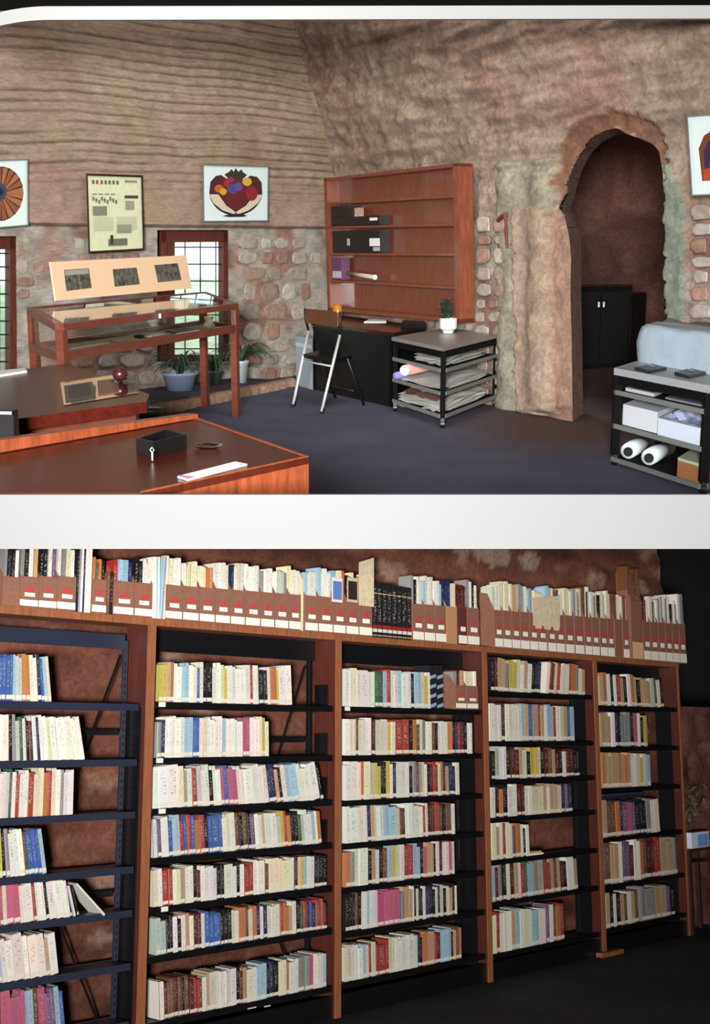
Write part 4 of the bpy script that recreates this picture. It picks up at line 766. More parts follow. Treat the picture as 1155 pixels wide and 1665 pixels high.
for k, (a, b) in enumerate(edges):
    u0, u1 = U(a)+.001, U(b)-.001
    lab = ['wooden bookcase with dark slotted steel shelves, cut by the frame, reddish rock behind it', 'tall wooden bookcase with bare rock showing beside its two upper rows', 'tall wooden bookcase with black pamphlet racks and brown boxes on its top row', 'tall wooden bookcase with a yellow book and leaning row on its top shelf', 'narrow dim end bookcase beside the dark opening'][k]
    t = rthing('bookcase', lab, 'bookcase', (u0+u1)/2, D/2, 0, 'bookcases along the rock wall')
    tw = .03+.004*(k == 0)
    for (x, y) in ((u0, u0+tw), (u1-tw, u1)):
        if k == 0 and x == u0: continue
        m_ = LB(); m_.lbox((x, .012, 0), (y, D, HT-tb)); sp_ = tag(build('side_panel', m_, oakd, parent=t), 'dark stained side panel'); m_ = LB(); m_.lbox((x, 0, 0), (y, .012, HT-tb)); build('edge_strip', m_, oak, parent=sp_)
    m_ = LB(); m_.lbox((u0, -.005, HT-tb), (u1, D, HT)); build('top_board', m_, oak, parent=t)
    m_ = LB(); m_.lbox((u0+tw, .03, 0), (u1-tw, .06, min(shelfW[k][-1]-.07, .16) if k else .05)); build('plinth', m_, blk, parent=t)
    # steel shelves
    for w_ in shelfW[k]:
        m_ = LB(); a0, a1 = u0+tw+.004, u1-tw-.004-(.02 if k else .05)
        m_.lbox((a0, .015, w_-.045), (a1, .03, w_)); m_.lbox((a0, .03, w_-.02), (a1, D-.03, w_-.004)); m_.lbox((a0, D-.045, w_-.045), (a1, D-.03, w_))
        build('shelf', m_, blk2 if k == 0 else blk, parent=t)
    ub = U({0: 210, 1: 502, 2: 748, 3: 945, 4: 1090}[k]); sh = 0.0
    for ux, vv in ((ub+.17*(k > 0)+.14*(k == 0), D-.06),):
        ux = min(ux, u1-.1)
        m_ = LB(); m_.lbox((ux, vv, .02), (ux+.035, vv+.02, HT-tb-.1)); up_ = build('upright', m_, blk2 if k == 0 else blk, parent=t)
        if k == 0:
            m_ = LB()
            for z in np.arange(.1, HT-.3, .05): m_.lbox((ux+.012, vv-.003, z), (ux+.022, vv-.0005, z+.025))
            build('slots', m_, mat('slot_shadow', (14, 14, 16)), parent=up_)
    m_ = LB(); m_.lbox((u0+tw, D-.05, HT-tb-.16), (u1-tw-.05, D-.03, HT-tb-(.06 if k == 0 else .0))); build('head_rail', m_, blk2 if k == 0 else blk, parent=t)
    if k in (0, 1):
        wA, wB = HT-.25, shelfW[k][2]+.02
        m_ = LB(); m_.bar(lw(ux, D-.02, wA), lw(ux-.42, D-.02, wB), .012); build('cross_brace', m_, blk, parent=t)
        m_ = LB(); m_.bar(lw(ux-.42, D-.02, shelfW[k][4]-.05), lw(ux, D-.02, .1), .012); build('cross_brace', m_, blk, parent=t)
        for q in ((shelfW[k][1]+.16, shelfW[k][4]+.07) if k == 0 else (shelfW[k][1]+.10,)):
            m_ = LB(); m_.lbox((u0+tw, D-.03, q), (ux, D-.015, q+.04)); build('tie_bar', m_, blk, parent=t)
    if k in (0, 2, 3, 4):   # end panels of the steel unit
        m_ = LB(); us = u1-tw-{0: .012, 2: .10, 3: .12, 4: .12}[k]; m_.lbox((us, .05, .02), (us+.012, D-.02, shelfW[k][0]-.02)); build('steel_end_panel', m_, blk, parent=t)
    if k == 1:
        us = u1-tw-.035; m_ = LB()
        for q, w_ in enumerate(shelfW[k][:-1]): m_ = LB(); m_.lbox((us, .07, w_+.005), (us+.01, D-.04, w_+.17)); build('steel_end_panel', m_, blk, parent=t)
# small card labels on shelf lips
for k, s, px, py in ((1, 0, 264, 1147), (1, 1, 260, 1238), (1, 2, 264, 1319), (1, 4, 268, 1482), (2, 0, 566, 1153)):
    u = U(px, py); w_ = shelfW[k][s]; m_ = LB(); m_.lbox((u-.02, .008, w_-.034), (u+.035, .0145, w_-.002))
    tag(build('shelf_card', m_, mat('card', (225, 222, 205))), 'white card label clipped to shelf edge at the %s bookcase, %s row' % (ordn[k], ordn[s]), 'label', 'card labels on the shelf edges')

# ---- books
PAL = dict(w=(238, 232, 220), c=(232, 222, 184), g=(150, 148, 146), k=(34, 32, 36), n=(44, 50, 92), b=(50, 96, 176), l=(160, 196, 214), r=(176, 48, 42), m=(100, 36, 40),
           o=(208, 120, 56), y=(216, 190, 64), p=(202, 84, 126), v=(126, 92, 132), t=(204, 164, 124), e=(66, 104, 76), s=(196, 204, 184), q=(120, 78, 50))
NAM = dict(w='white', c='cream', g='grey', k='black', n='navy', b='blue', l='pale blue', r='red', m='maroon', o='orange', y='yellow', p='pink', v='violet', t='tan', e='green', s='pale green', q='brown')
cover = omat('book_cover', rough=.45, text=True); pages_m = mat('book_pages', (214, 200, 172), .9); slab_m = mat('spine_label_paper', (212, 206, 194), .7)
def unit_book(hard):
    m_ = MB(); o = .03 if hard else .004; t_ = .1 if hard else .05
    def bx(a, b): m_.box(a, b)
    m_.mt(0); bx((0, .02, 0), (t_, 1, 1)); bx((1-t_, .02, 0), (1, 1, 1))
    pr_ = [(0, .02), (.12, .004), (.5, 0), (.88, .004), (1, .02), (1, .05), (0, .05)] if hard else [(0, 0), (1, 0), (1, .05), (0, .05)]
    m_.slab(pr_, 0, 1)
    m_.mt(1); bx((t_, .05, o), (1-t_, 1-o, 1-o))
    me = bpy.data.meshes.new('hardback' if hard else 'paperback'); me.from_pydata(m_.v, [], m_.f); me.materials.append(cover); me.materials.append(pages_m)
    me.polygons.foreach_set('material_index', m_.m); return me
BM = {True: unit_book(True), False: unit_book(False)}
m_ = MB(); m_.box((.05, -.006, .035), (.95, .0, .13)); LM = bpy.data.meshes.new('spine_label'); LM.from_pydata(m_.v, [], m_.f); LM.materials.append(slab_m)
cnt = {'paperback': 0, 'hardback': 0, 'softcover': 0}; REST = MB(); RESTc = []; CAP = 318
rw = ['top', 'second', 'third', 'fourth', 'fifth', 'sixth', 'bottom']
def ordw(n):
    return ['first', 'second', 'third', 'fourth', 'fifth', 'sixth', 'seventh', 'eighth', 'ninth', 'tenth', 'eleventh', 'twelfth', 'thirteenth', 'fourteenth', 'fifteenth', 'sixteenth', 'seventeenth', 'eighteenth', 'nineteenth', 'twentieth'][n] if n < 20 else '%d%s' % (n+1, {1: 'st', 2: 'nd', 3: 'rd'}.get((n+1) % 10, 'th'))
def book(ch, u, w_, wd, h, dp, v, lean, i, where, group, label_h=True):
    cap = ch.isupper(); c = ch.lower(); hard = c in 'knmqervg'; kind = 'hardback' if hard else 'paperback' if c in 'wcs' else 'softcover'
    col = np.clip((L3(PAL[c])*.8+.2*L3(PAL[c]).mean()*np.array([1.06, 1, .92]))*.9*np.random.RandomState(i*7+int(u*900) % 5000).uniform(.82, 1.12, 3)**.6*random.uniform(.8, 1.02), 0, 1)
    M = frm(u, v, w_) @ Matrix.Rotation(-lean, 4, 'Y')
    if cnt[kind] >= CAP:
        MM = M @ Matrix.Diagonal((wd, dp, h, 1)); a = [(0, 0, 0), (1, 0, 0), (1, 1, 0), (0, 1, 0), (0, 0, 1), (1, 0, 1), (1, 1, 1), (0, 1, 1)]
        REST.add([MM @ Vector(p) for p in a], [(0, 3, 2, 1), (4, 5, 6, 7), (0, 1, 5, 4), (1, 2, 6, 5), (2, 3, 7, 6), (3, 0, 4, 7)]); RESTc.append(col); return
    cnt[kind] += 1
    o = bpy.data.objects.new(kind+'_book', BM[hard]); COL.objects.link(o); o.matrix_world = M @ Matrix.Diagonal((wd, dp, h, 1)); o.color = (*col, 1)
    ln_ = 'thick ' if cap else ''
    tag(o, '%s%s %s book, %s from the left, %s' % (ln_, NAM[c], kind, ordw(i), where), 'book', group)
    if label_h:
        q = bpy.data.objects.new('spine_label', LM); COL.objects.link(q); q.parent = o
rows = {  # bay, shelf: (x0, x1, colours, top y at x0, top y at x1, lean deg at x0 (tops to the left +), lean at x1)
 (0, 0): (-12, 77, 'bbbblssoowwnblc', 1063, 1066, 0, 9), (0, 1): (-12, 136, 'WWkgsewkmwnwWcwwWWwww', 1162, 1168, 2, 13), (0, 2): (-6, 120, 'wwwsewrwwRcccOrcwgwww', 1250, 1252, 0, 1),
 (0, 3): (-6, 82, 'ccykgWWwqBbbl', 1348, 1346, 6, 12), (0, 4): (-6, 124, 'oqopcPPwwWrwwwkWWww', 1435, 1428, 5, 13), (0, 5): (5, 108, 'mlwWWwWWtW', 1521, 1517, 9, 10), (0, 6): (8, 122, 'qePPpllqPvvlb', 1612, 1600, 4, 9),
 (1, 0): (254, 474, 'yytowwllwcbwkKwwcywwwWWWrwwKkwooyWW', 1076, 1084, 0, 4), (1, 1): (253, 437, 'gnwwwwwllbbwcwwwwlwwwwwwppwwwcyc', 1166, 1167, 0, 2), (1, 2): (251, 527, 'wWWctwrswwkwwpbppwwWwwwwnntkwlLwwWWk', 1246, 1244, 2, 14),
 (1, 3): (254, 525, 'wvwwbllrbrborkbBbwcwqkqkvwwtwwWsyrokkeswwlwo', 1328, 1318, 5, 7), (1, 4): (256, 533, 'cwRrwctwwkmwwwwkkWwkwRrwWqCCcCwmcylwwkkkk', 1414, 1390, 4, 0), (1, 5): (262, 533, 'sskkwkwtwmmwbbBkkkcwooqconwnwwwroothkermbnrqrm'.replace('h', 'w'), 1490, 1462, 4, 2),
 (1, 6): (271, 533, 'wmqqmqkqmrrwtCwwwsWkmtWwlLknKcwoWwGGpwwwl', 1592, 1550, 4, 0),
 (2, 0): (563, 703, 'wwcwWwweelrwwlWwkllcyw', 1088, 1092, 0, 1), (2, 1): (563, 770, 'wcwqcwwwmccwycRRkoqcgwwqkwwwooknrmkww', 1168, 1174, 0, 0), (2, 2): (563, 748, 'WWwoCsyykkywnwWwkgvtcwkmrqcontnnw', 1238, 1240, 0, 1), (2, 3): (565, 740, 'wWWwntcwwllLcqmwwwWwrwkmmrrqkqqw', 1312, 1304, 3, 1),
 (2, 4): (563, 739, 'ogwWktwkqlycwrRllkpttkwmwwpw', 1378, 1369, 0, 1), (2, 5): (563, 742, 'kkkqkwwlwwwPPPPvgtttwkckkwnnkkwnckwtkw', 1450, 1438, 0, 1), (2, 6): (563, 748, 'ccwwwlwrcrRrccwwWwWwnkoottrmlLlktqo', 1538, 1508, 2, 0),
 (3, 0): (803, 884, 'kmttgyycwtwkkn', 1070, 1078, -1, -8), (3, 1): (801, 938, 'wwwmwcwcwltbttrtwllrwctbl', 1144, 1149, 0, 0), (3, 2): (801, 945, 'kswwkmmtckyyckmqtmkwmmkk', 1215, 1218, 0, 1), (3, 3): (801, 932, 'wkokwwmmwwccctwttcnvn', 1277, 1275, 0, 1),
 (3, 4): (801, 860, 'ctwrwcvoowkw', 1337, 1342, 0, 2), (3, 5): (799, 937, 'lmgkwmtwrellgtlrrtqtmkwwt', 1404, 1394, 1, 4), (3, 6): (797, 912, 'crwwwtlwccllwwvwqor', 1484, 1472, 0, 0),
 (4, 0): (983, 1087, 'towkwrtkwotktttsqwk', 1092, 1106, 2, 5), (4, 1): (983, 1058, 'tttwnkgggkpwky', 1158, 1160, 0, 0), (4, 2): (982, 1060, 'ottttototwwcycl', 1223, 1226, 0, 0), (4, 3): (980, 1072, 'tqqonvpvkkkgwc', 1302, 1300, 1, 4),
 (4, 4): (978, 1097, 'vqttwvvmwwoqmmrrTTg', 1372, 1358, 0, 1), (4, 5): (975, 1032, 'wtkwktqwtq', 1454, 1450, 0, 3)}
extra = [(3, 0, 893, 958, 'wrmcrwcwroogct', 1076, 1083, -10, -2), (4, 5, 1037, 1090, 'gGttvk', 1442, 1438, 0, 0)]
for key, val in [((k[0], k[1], v[0]), v) for k, v in rows.items()]+[((e[0], e[1], e[2]), e[2:]) for e in extra]:
    b_, s_ = key[:2]; x0, x1, st, ty0, ty1, l0, l1 = val; w_ = shelfW[b_][s_]+.001
    ua, ub_ = Q(x0, 1300, .02)[0], Q(x1, 1300, .02)[0]; h0 = Q(x0+8, ty0, .02)[1]-w_; h1 = Q(x1-6, ty1, .02)[1]-w_
    rs = random.Random(b_*10+s_+x0); wts = [(1.9 if c.isupper() else 1)*rs.uniform(.75, 1.25) for c in st]; tot = sum(wts); u = ua; prev = 0
    where = '%s shelf of the %s bookcase%s' % ('bottom' if s_ == len(shelfW[b_])-1 else rw[s_], ordn[b_], ', right group' if key[2] in (893, 1037) else '')
    for i, (c, wt) in enumerate(zip(st, wts)):
        f = (u-ua)/(ub_-ua); lean = math.radians(l0+(l1-l0)*f)*(1 if l0*l1 else f**.0)
        p = (ub_-ua)*wt/tot; h = (h0+(h1-h0)*f)*rs.choice([1, 1, .97, .98, .94, 1.03, .9] if c.lower() in 'wcl' else [1, .93, .88, .97, 1.02]); 
        book(c, u, w_, p*.96*math.cos(lean), h/max(.9, math.cos(lean)), rs.uniform(.15, .185), .018+rs.uniform(0, .008), lean, i, where, 'books on the %s shelf of the %s bookcase' % ('bottom' if s_ == len(shelfW[b_])-1 else rw[s_], ordn[b_]), label_h=not (b_ < 1 and s_ in (1, 2)))
        u += p
print('books', cnt, 'rest', len(RESTc))
# open white book sliding off the leaning row
mb = LB(); a = Q(126, 1432)[0], Q(126, 1436)[1]; b = Q(171, 1484)[0], Q(171, 1486)[1]
mb.prism([lw(a[0], .0, a[1]), lw(b[0], .0, b[1]), lw(b[0]-.006, .0, b[1]-.012), lw(a[0]-.012, 0, a[1]-.004)], [lw(a[0], .16, a[1]), lw(b[0], .16, b[1]), lw(b[0]-.006, .16, b[1]-.012), lw(a[0]-.012, .16, a[1]-.004)])
tag(build('magazine', mb, mat('white_magazine', (214, 210, 202), .5)), 'thin white magazine slumped at a steep slant beyond the leaning row', 'magazine')
w_ = shelfW[0][4]
for i, px in enumerate((128, 133, 138)):
    u = U(px); book('kwk'[i], u, w_+.001, .011, .2, .15, .03, math.radians(17), 20+i, 'fifth shelf of the first bookcase', 'books on the fifth shelf of the first bookcase')
# black pamphlet racks, two brown boxes on bay 3 top shelf
for i, px in enumerate((704, 716)):
    u = U(px); w_ = shelfW[2][0]; h = Q(px+6, 1082)[1]-w_; t = rthing('pamphlet_rack', ['black slanted pamphlet rack beside the white books', 'black slanted pamphlet rack nearest the brown boxes'][i], 'rack', u, .03, w_)
    m_ = LB(); wd = U(px+11)-u; m_.lbox((u, .03, w_+.001), (u+wd, .2, w_+h)); build('case', m_, mat('black_card', (30, 30, 38), .5), parent=t)
    for j in range(4):
        m_ = LB(); z = w_+.02+h*.22*j; m_.bar(lw(u+.006, .02, z), lw(u+wd-.006, .02, z+.02), .004, .03, up=(0, 0, 1)); build('pamphlet', m_, mat('pamphlet_grey', (150, 160, 182), .6), parent=t)

# ---- brown file boxes and magazines along the top
card = mat('brown_card', (132, 88, 70), .8, noise=.15, scale=30); tan = mat('tan_card', (176, 130, 86), .8); redm = mat('red_print', (176, 62, 54), .7); whm = mat('label_paper', (236, 230, 214), .7)
BX = [(4, 32, 'p'), (32, 63, 'l'), (63, 93, 'l'), (93, 124, 'l'), (150, 174, 'l'), (185, 219, 'l'), (220, 249, 'l'), (270, 298, 'l'), (299, 325, 'l'), (326, 351, 'l'), (352, 376, 'l'), (377, 400, 'l'), (401, 425, 'l'), (426, 448, 'l'), (449, 471, 'l'), (472, 491, 'l'), (498, 519, 'l'), (520, 543, 'l'), (544, 564, 'l'), (565, 585, 'l'), (586, 607, 'l'),
      (673, 691, 'l'), (692, 709, 'l'), (710, 727, 'l'), (728, 745, 't'), (747, 761, 'd'), (762, 781, 'l'), (806, 819, 'l'), (820, 833, 'l'), (834, 847, 'l'), (848, 862, 'l'), (863, 876, 'l'), (877, 890, 'l'), (892, 905, 'l'), (906, 919, 'l'), (921, 934, 'l'), (936, 950, 'l'), (952, 963, 'l'), (964, 975, 'l'), (977, 988, 'l'), (989, 999, 'l'), (1001, 1012, 'p'), (1014, 1023, 'l'), (1028, 1046, 'a'), (1047, 1058, 'l'), (1059, 1070, 'l'), (1071, 1082, 'l'), (1083, 1093, 'l'), (1094, 1104, 'l'), (1105, 1115, 'l')]
MAG = 'gkkw gkwt kkwv wgcw oeok rlln kkww ccww wccc ccot wwwc nwcw wwww gwww wssg ccww lwww lwww lwco kkck tccc gkww lwww wwln nnwc mkmm gwkw swww cccw cttc ggww lgwc cccc lltw qqww cccw gwgc qwkw wcgw kwcc wccq qqcc wqqw qqqq krmw wwmw wgwg wgww kwwg wwgg'.split()
boxh = Q(110, 937)[1]-HT
def filebox(px0, px1, kind, i, w_, h=None, where='on top of the bookcases', grp='brown file boxes along the top', mag='wwcw', mh=None):
    u0, u1 = Q(px0, 1000)[0], Q(px1, 1000)[0]-.003; h = h or Q((px0+px1)/2, 937 if px1 < 130 else 942+(px0-150)*.0765)[1]-w_
    if h < .1: h = .15
    if kind == 'a': h *= 1.5
    pr = ('plain' if kind == 'p' else 'tan unlabelled' if kind == 't' else 'dark red' if kind == 'd' else 'tall plain' if kind == 'a' else 'labelled')
    t = rthing('file_box', '%s cardboard file box, %s from the left %s' % (pr, ordw(i), where), 'file box', u0, .01, w_, grp)
    cm = {'t': tan, 'd': mat('dark_red_card', (92, 40, 34), .7)}.get(kind, card); m_ = LB(); d = .17; e = .003
    m_.lbox((u0, .01, w_+.0005), (u1, .01+e, w_+h)); m_.lbox((u0, .18, w_+.0005), (u1, .18+e, w_+h*1.5)); m_.lbox((u0+e, .013, w_+.0005), (u1-e, .18, w_+e))
    for x in (u0, u1-e):
        q = [lw(x, .013, w_+.0005), lw(x, .18, w_+.0005), lw(x, .18, w_+h*1.5), lw(x, .09, w_+h*1.45), lw(x, .013, w_+h)]; m_.prism(q, [p+Ud*e for p in q])
    build('case', m_, cm, parent=t)
    wd = u1-u0
    if kind in 'ld':
        m_ = LB(); m_.lbox((u0+wd*.02, .006, w_+.012), (u1-wd*.02, .0098, w_+h*.25)); build('title_strip', m_, whm, parent=t)
        m_ = LB(); m_.lbox((u0+wd*.26, .006, w_+h*.36), (u1-wd*.2, .0098, w_+h*.48)); build('number_label', m_, whm, parent=t)
        m_ = LB(); q = [lw(u0+wd*.22, .0075, w_+h*.52), lw(u1-wd*.2, .0075, w_+h*.52), lw(u1-wd*.4, .0075, w_+h*.68), lw(u0+wd*.42, .0075, w_+h*.68)]; m_.prism(q, [p+Vd*.0022 for p in q])
        if kind == 'l': build('printed_mark', m_, redm, parent=t)
    if kind == 'a':
        m_ = LB(); m_.lbox((u0+.01, .006, w_+.012), (u1-.01, .0098, w_+h*.3)); build('title_strip', m_, mat('beige_label', (214, 176, 130)), parent=t)
    # magazines standing in it
    rs = random.Random(i+px0); n = len(mag); mh = mh or h*rs.uniform(1.55, 1.8)
    for j, c in enumerate(mag):
        uu = u0+.004+(wd-.008)*j/n; hh = mh*rs.uniform(.93, 1.03); ww = (wd-.008)/n*.84; v = .02+rs.uniform(0, .01)
        M = frm(uu, v, w_+.0045) @ Matrix.Rotation(rs.uniform(-.006, .01), 4, 'Y') @ Matrix.Diagonal((ww, .145, hh, 1))
        o = bpy.data.objects.new('magazine', BM[False]); COL.objects.link(o); o.matrix_world = M; o.color = (*np.clip(L3(PAL[c])*rs.uniform(.75, 1), 0, 1), 1)
        tag(o, '%s magazine, %s in the %s file box %s' % (NAM[c], ordw(j), ordw(i), where), 'magazine', 'magazines standing in the file boxes')
for i, (a, b, k) in enumerate(BX): filebox(a, b, k, i, HT+.001, mag=MAG[i] if i < len(MAG) else 'wg', mh=(Q(a, 892)[1]-HT)*1.05 if i < 4 else None)
for i, (a, b) in enumerate(((741, 758), (759, 777))): filebox(a, b, 'l', i, shelfW[2][0]+.001, h=Q(755, 1115)[1]-shelfW[2][0], where='on the third bookcase shelf', grp='brown file boxes on the shelf', mag='gmtt' if i == 0 else 'cwcw')
def topmag(px, c, i, wpx, htop, name='magazine', lean=0, grp='magazines standing free on the bookcases', lab='thin'):
    u0, u1 = Q(px, 990)[0], Q(px+wpx, 990)[0]; h = Q(px, htop)[1]-HT
    o = bpy.data.objects.new(name, BM[name != 'magazine']); COL.objects.link(o); o.matrix_world = frm(u0, .012, HT+.001) @ Matrix.Rotation(lean, 4, 'Y') @ Matrix.Diagonal(((u1-u0)*.93, .16, h, 1)); o.color = (*L3(PAL[c]), 1)
    tag(o, lab % (NAM[c], ordw(i)), 'magazine' if name == 'magazine' else 'book', grp)
for i, c in enumerate('kgwnwcw'): topmag(125+i*3.4, c, i, 3.4, 888, lab='%s magazine, %s of the tall loose ones by a brown box')
for i, c in enumerate('wwlwlgw'): topmag(250+i*2.9, c, i, 2.9, 905, lean=-.02 if i < 4 else .05, lab='%s magazine, %s of the loose bundle between file boxes')
for i, c in enumerate('qk'): topmag(175+i*5, c, i, 4.6, 930, lab='%s magazine, %s of the pair in a dark gap')
for i in range(8): topmag(608+i*8, 'k', i, 7.8, 947+i*1.2, name='bound_volume', grp='black bound volumes on the bookcases', lab='%s bound volume with gilt spine bands, %s of eight')
gb = mat('gilt_band', (190, 160, 110), .4); gr = mat('red_band', (150, 40, 36), .5)
for o in [o for o in bpy.data.objects if o.name.startswith('bound_volume')]:
    for nm, z, mt_ in (('red_band', .17, gr), ('white_band', .1, slab_m), ('gilt_band', .03, gb), ('gilt_band', .8, gb)):
        m_ = MB(); m_.box((.04, -.012, z), (.96, -.001, z+(.06 if nm != 'gilt_band' else .02))); me = bpy.data.meshes.new(nm); me.from_pydata(m_.v, [], m_.f); me.materials.append(mt_)
        q = bpy.data.objects.new(nm, me); COL.objects.link(q); q.parent = o
# tall folder poking up between boxes, opened pamphlets, blue can-like rolled print
def lab1(o, *a): return tag(o, *a)
m_ = LB(); u = U(492, 1000); q = [lw(u, .02, HT+.001), lw(u+.028, .02, HT+.001), lw(u+.028, .02, HT+.40), lw(u-.01, .02, HT+.46)]; m_.prism(q, [p+Vd*.12 for p in q])
lab1(build('folder', m_, mat('cream_folder', (222, 206, 160), .7)), 'tall cream folder rising above the boxes with pointed top', 'folder')
for px, c, hh, lab in ((566, (196, 180, 150), 942, 'cream pamphlet with a dark oval picture, standing in a box'), (541, (225, 215, 205), 942, 'white pamphlet with a blue panel, standing in a box')):
    u = Q(px, 1000)[0]; u2 = Q(px+17, 1000)[0]; w0_ = Q(px, 978)[1]; h = Q(px, hh-4)[1]-HT
    m_ = LB(); m_.lbox((u, .006+.0, w0_), (u2, .0095, HT+h)); o = build('pamphlet', m_, mat('pamphlet_%d' % px, c, .6)); tag(o, lab, 'pamphlet')
    m_ = LB(); m_.lbox((u+.01, .004, w0_+.02), (u2-.01, .0058, HT+h-.03)); build('cover_print', m_, mat('print_%d' % px, (40, 34, 34) if px == 566 else (90, 120, 176)), parent=o)
for px, x2, yt, lab in ((585, 610, 916, 'large ribbed cream brochure fanned above the last box before the black volumes'), (868, 912, 974, 'large speckled cream brochure slanting above the boxes on the fourth bookcase')):
    u, u2 = Q(px, 1000)[0], Q(x2, 1000)[0]; h = Q(px+12, yt)[1]-HT; m_ = LB()
    for j in range(5):
        a = u+(u2-u)*j/5; b = u+(u2-u)*(j+1)/5; wb_ = Q(px, 984 if px < 700 else 1021)[1]; q = [lw(a, .008, wb_), lw(b-.004, .008, wb_), lw(b-.001, .008, HT+h+.012*(j+1)), lw(a, .008, HT+h+.012*j)]; m_.prism(q, [p+Vd*(.001+.0006*j) for p in q])
    tag(build('brochure', m_, mat('brochure_%d' % px, (206, 190, 160), .8, noise=.2, scale=30)), lab, 'brochure')
if RESTc:
    o = build('book_rows', REST, MB and vmat('far_book_covers', rough=.6, bump=0, var=.05)); 
    me = o.data; ca = me.color_attributes.new('Col', 'FLOAT_COLOR', 'POINT'); c4 = np.ones((len(RESTc)*8, 4)); c4[:, :3] = np.repeat(np.array(RESTc), 8, 0); ca.data.foreach_set('color', c4.reshape(-1))
    tag(o, 'rows of small worn books filling the dimmer end bookcases', 'books', kind='stuff')

# ---- library shell: rock wall, floor, ceiling, side room
us = np.arange(-3.5, U(1118)+.35, .045); ws = np.arange(-.05, HT+3.4, .045); UU, WW = np.meshgrid(us, ws, indexing='ij')
def lgrid(UU, VV, WW): return np.array(OP)+UU[..., None]*np.array(Ud)+VV[..., None]*np.array(Vd)+WW[..., None]*np.array(Wd)
f1 = fbm(UU*6, WW*7, 401, 5)-.47; band_ = fbm(UU*.9, WW*7, 405, 3)-.45
VV = D+.14+f1*.06+band_*.16; Gq = lgrid(UU, VV, WW); PQ = w2s(Gq)
cq = L3((116, 74, 60))*(1+f1[..., None]*.8)*(1+band_[..., None]*1.4)
pt = (fbm(UU*2.2, WW*4.5, 420)-.58)[..., None]; t = np.clip(pt*9, 0, .7); cq = cq*(1-t)+L3((170, 140, 120))*t
for poly in ([(768, 890), (830, 890), (828, 918), (800, 922), (775, 908)], [(843, 905), (868, 898), (880, 910), (872, 930), (850, 926)]):
    s = softpoly(PQ, poly, 5, 33)[..., None]; cq = cq*(1-s)+L3((160, 136, 120))*s
Pc = (PQ[:-1, :-1]+PQ[1:, 1:])/2; gridwall('wall_library', Gq, cq, rock, Pc[..., 1] > 884)
# floor
U2, V2 = np.meshgrid(np.arange(-4, 16, .1), np.arange(-6, 7, .1), indexing='ij'); n_ = fbm(U2*2, V2*2, 500)
gridwall('floor_library', lgrid(U2, V2, n_*.004), np.ones(U2.shape+(3,))*L3((58, 55, 58))*(.6+n_[..., None]), vmat('library_floor', scale=30, var=.4, bump=.3, rough=.8))
# ceiling sheet between the storeys: from under the parapet back over the library
mb = MB(); a = [atY(-700, 889, YB+.045), atY(1900, 889, YB+.045), atY(2600, 872, 22), atY(-1500, 872, 22)]; mb.prism(a, [p+Vector((0, 0, .015)) for p in a]); struct('ceiling_library', mb, mat('ceiling_lib', (70, 50, 44), .9))
# far end: low rock wall with a ledge table, dark passage behind
uE = U(1118)+.3
m_ = LB(); wE = Q(1135, 1142, -.1)[1]
Uw, Ww = np.meshgrid(np.arange(uE, uE+4, .06), np.arange(0, 1, .02), indexing='ij')
Ww = Ww*Q(1135, 1142, .2)[1]
f1 = fbm(Uw*5, Ww*6, 601, 5)
gridwall('wall_end', lgrid(Uw, .25+(f1-.45)*.25, Ww), L3((112, 74, 66))*(.3+1.5*f1[..., None]), rock)
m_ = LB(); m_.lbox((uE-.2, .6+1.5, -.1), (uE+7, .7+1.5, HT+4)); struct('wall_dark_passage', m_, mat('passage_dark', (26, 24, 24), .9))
# table with tissue box and dried plant
def tp(px, py, V): u, w_ = Q(px, py, V); return u, w_
V_ = -.02; uT, wT = tp(1121, 1381, V_); wT2 = tp(1140, 1384, V_)[1]
t = rthing('side_table', 'small dark wooden side table at the end of the bookcases', 'table', uT+.3, V_+.1, 0)
m_ = LB(); m_.lbox((uT, V_, wT-.03), (uT+.6, V_+.24, wT)); build('tabletop', m_, oakd, parent=t)
for x in (uT+.02, uT+.54):
    for y_ in (V_+.01, V_+.19):
        m_ = LB(); m_.lbox((x, y_, 0), (x+.04, y_+.04, wT-.03)); build('leg', m_, mat('dark_leg', (48, 30, 26), .6), parent=t)
m_ = LB(); m_.lbox((uT+.03, V_+.02, wT-.16), (uT+.5, V_+.2, wT-.145)); build('lower_shelf', m_, oakd, parent=t)
ub, wb = tp(1127, 1379, V_); wt_ = tp(1127, 1353, V_)[1]
m_ = LB(); m_.lbox((ub, V_+.01, wT+.001), (ub+.4, V_+.12, wT+(wt_-wb))); o = build('paper_box', m_, mat('box_white', (214, 220, 232), .5)); tag(o, 'white and pale blue cardboard box on the small side table', 'box')
m_ = LB(); m_.lbox((ub+.13, V_+.007, wT+.01), (ub+.38, V_+.0095, wT+(wt_-wb)*.85)); build('blue_panel', m_, mat('box_blue', (120, 170, 220), .5), parent=o)
t = rthing('dried_plant', 'dark dried plant with twisted leaves above the white box', 'plant', ub+.12, V_+.17, wT+.001)
m_ = MB(); m_.lathe(lw(ub+.2, V_+.195, wT), [(0, 0), (.04, 0), (.05, .12), (.045, .12), (.03, .1), (0, .1)], 14); build('pot', m_, mat('dark_pot', (60, 44, 40), .5), parent=t, smooth=True)
st = MB(); lf = MB(); rs = random.Random(4)
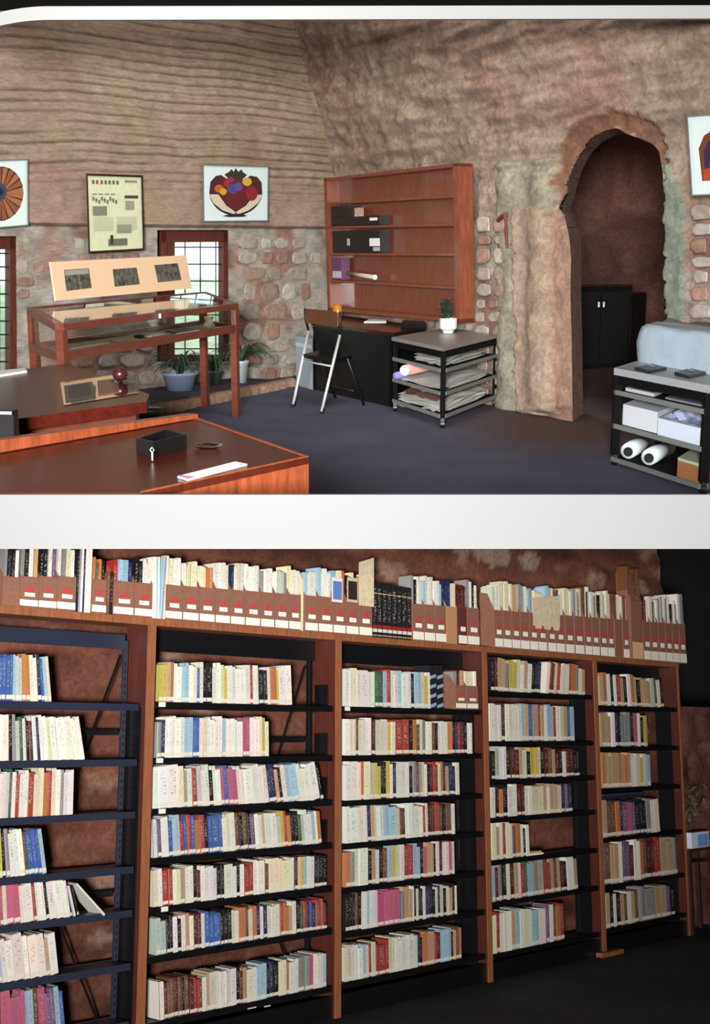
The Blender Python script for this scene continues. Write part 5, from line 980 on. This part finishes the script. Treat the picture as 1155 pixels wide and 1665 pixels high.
for k in range(26):
    p = lw(ub+.2, V_+.195, wT+.1); pts = [p]; d = Ud*rs.uniform(-.5, .5)+Wd*rs.uniform(.6, 1.2)+Vd*rs.uniform(-.35, .15); q = p
    for j in range(5): q = q+d*.12; d = d+Ud*rs.uniform(-.3, .3)+Wd*rs.uniform(-.3, .1); pts.append(q)
    st.tube(pts, .004, 4)
    for j in range(9):
        c = pts[rs.randint(2, 5)]+Ud*rs.uniform(-.05, .05)+Wd*rs.uniform(-.05, .05); a = Ud*rs.uniform(-.04, .04)+Wd*rs.uniform(-.04, .04); b = Ud*rs.uniform(-.03, .03)+Wd*rs.uniform(-.03, .03)+Vd*.02
        lf.add([c-a, c+b, c+a, c-b], [(0, 1, 2, 3)])
build('stems', st, mat('dry_stem', (70, 52, 36), .8), parent=t); tag(build('leaves', lf, mat('dry_leaf', (96, 78, 58), .8), parent=t), kind='stuff')
# glinting bits and wire under the second bookcase, wood offcut under the last
m_ = LB(); u, w_ = Q(1000, 1543); m_.lbox((Q(972, 1540)[0], -.06, .0), (Q(1006, 1540)[0], .02, .045)); tag(build('wood_offcut', m_, oak), 'short wooden offcut lying on the floor under the end bookcase', 'wood')

for px0, px1, b_, s_, top, cs_, lab in ((862, 886, 3, 4, 0, 'wt', 'book lying flat, fourth bookcase, fifth shelf'), (985, 1055, 4, 3, .165, 'kkn', 'book lying flat on the fourth row of the end bookcase')):
    for j, c in enumerate(cs_):
        u0, u1 = U(px0), U(px1); w_ = shelfW[b_][s_]+.001+top+.018*j; 
        if top: w_ = Q(1020, 1300)[1]+.012+.018*j
        m_ = LB(); m_.lbox((u0, .03, w_), (u1-.03*j, .16, w_+.017)); o = tag(build('hardback_book', m_, mat('flat_'+c, PAL[c], .6)), '%s %s, %s up' % (NAM[c], lab, ordw(j)), 'book', 'books lying flat')
for j, (px, py, ln2) in enumerate(((415, 1641, .08), (440, 1638, .06))):
    u, w_ = Q(px, py, -.02); m_ = LB(); m_.lbox((u-ln2/2, .012, w_), (u+ln2/2, .0148, w_+.008)); tag(build('plastic_strip', m_, slab_m), 'short white plastic strip under the bottom shelf, %s of two' % ['longer', 'shorter'][j], 'strip')
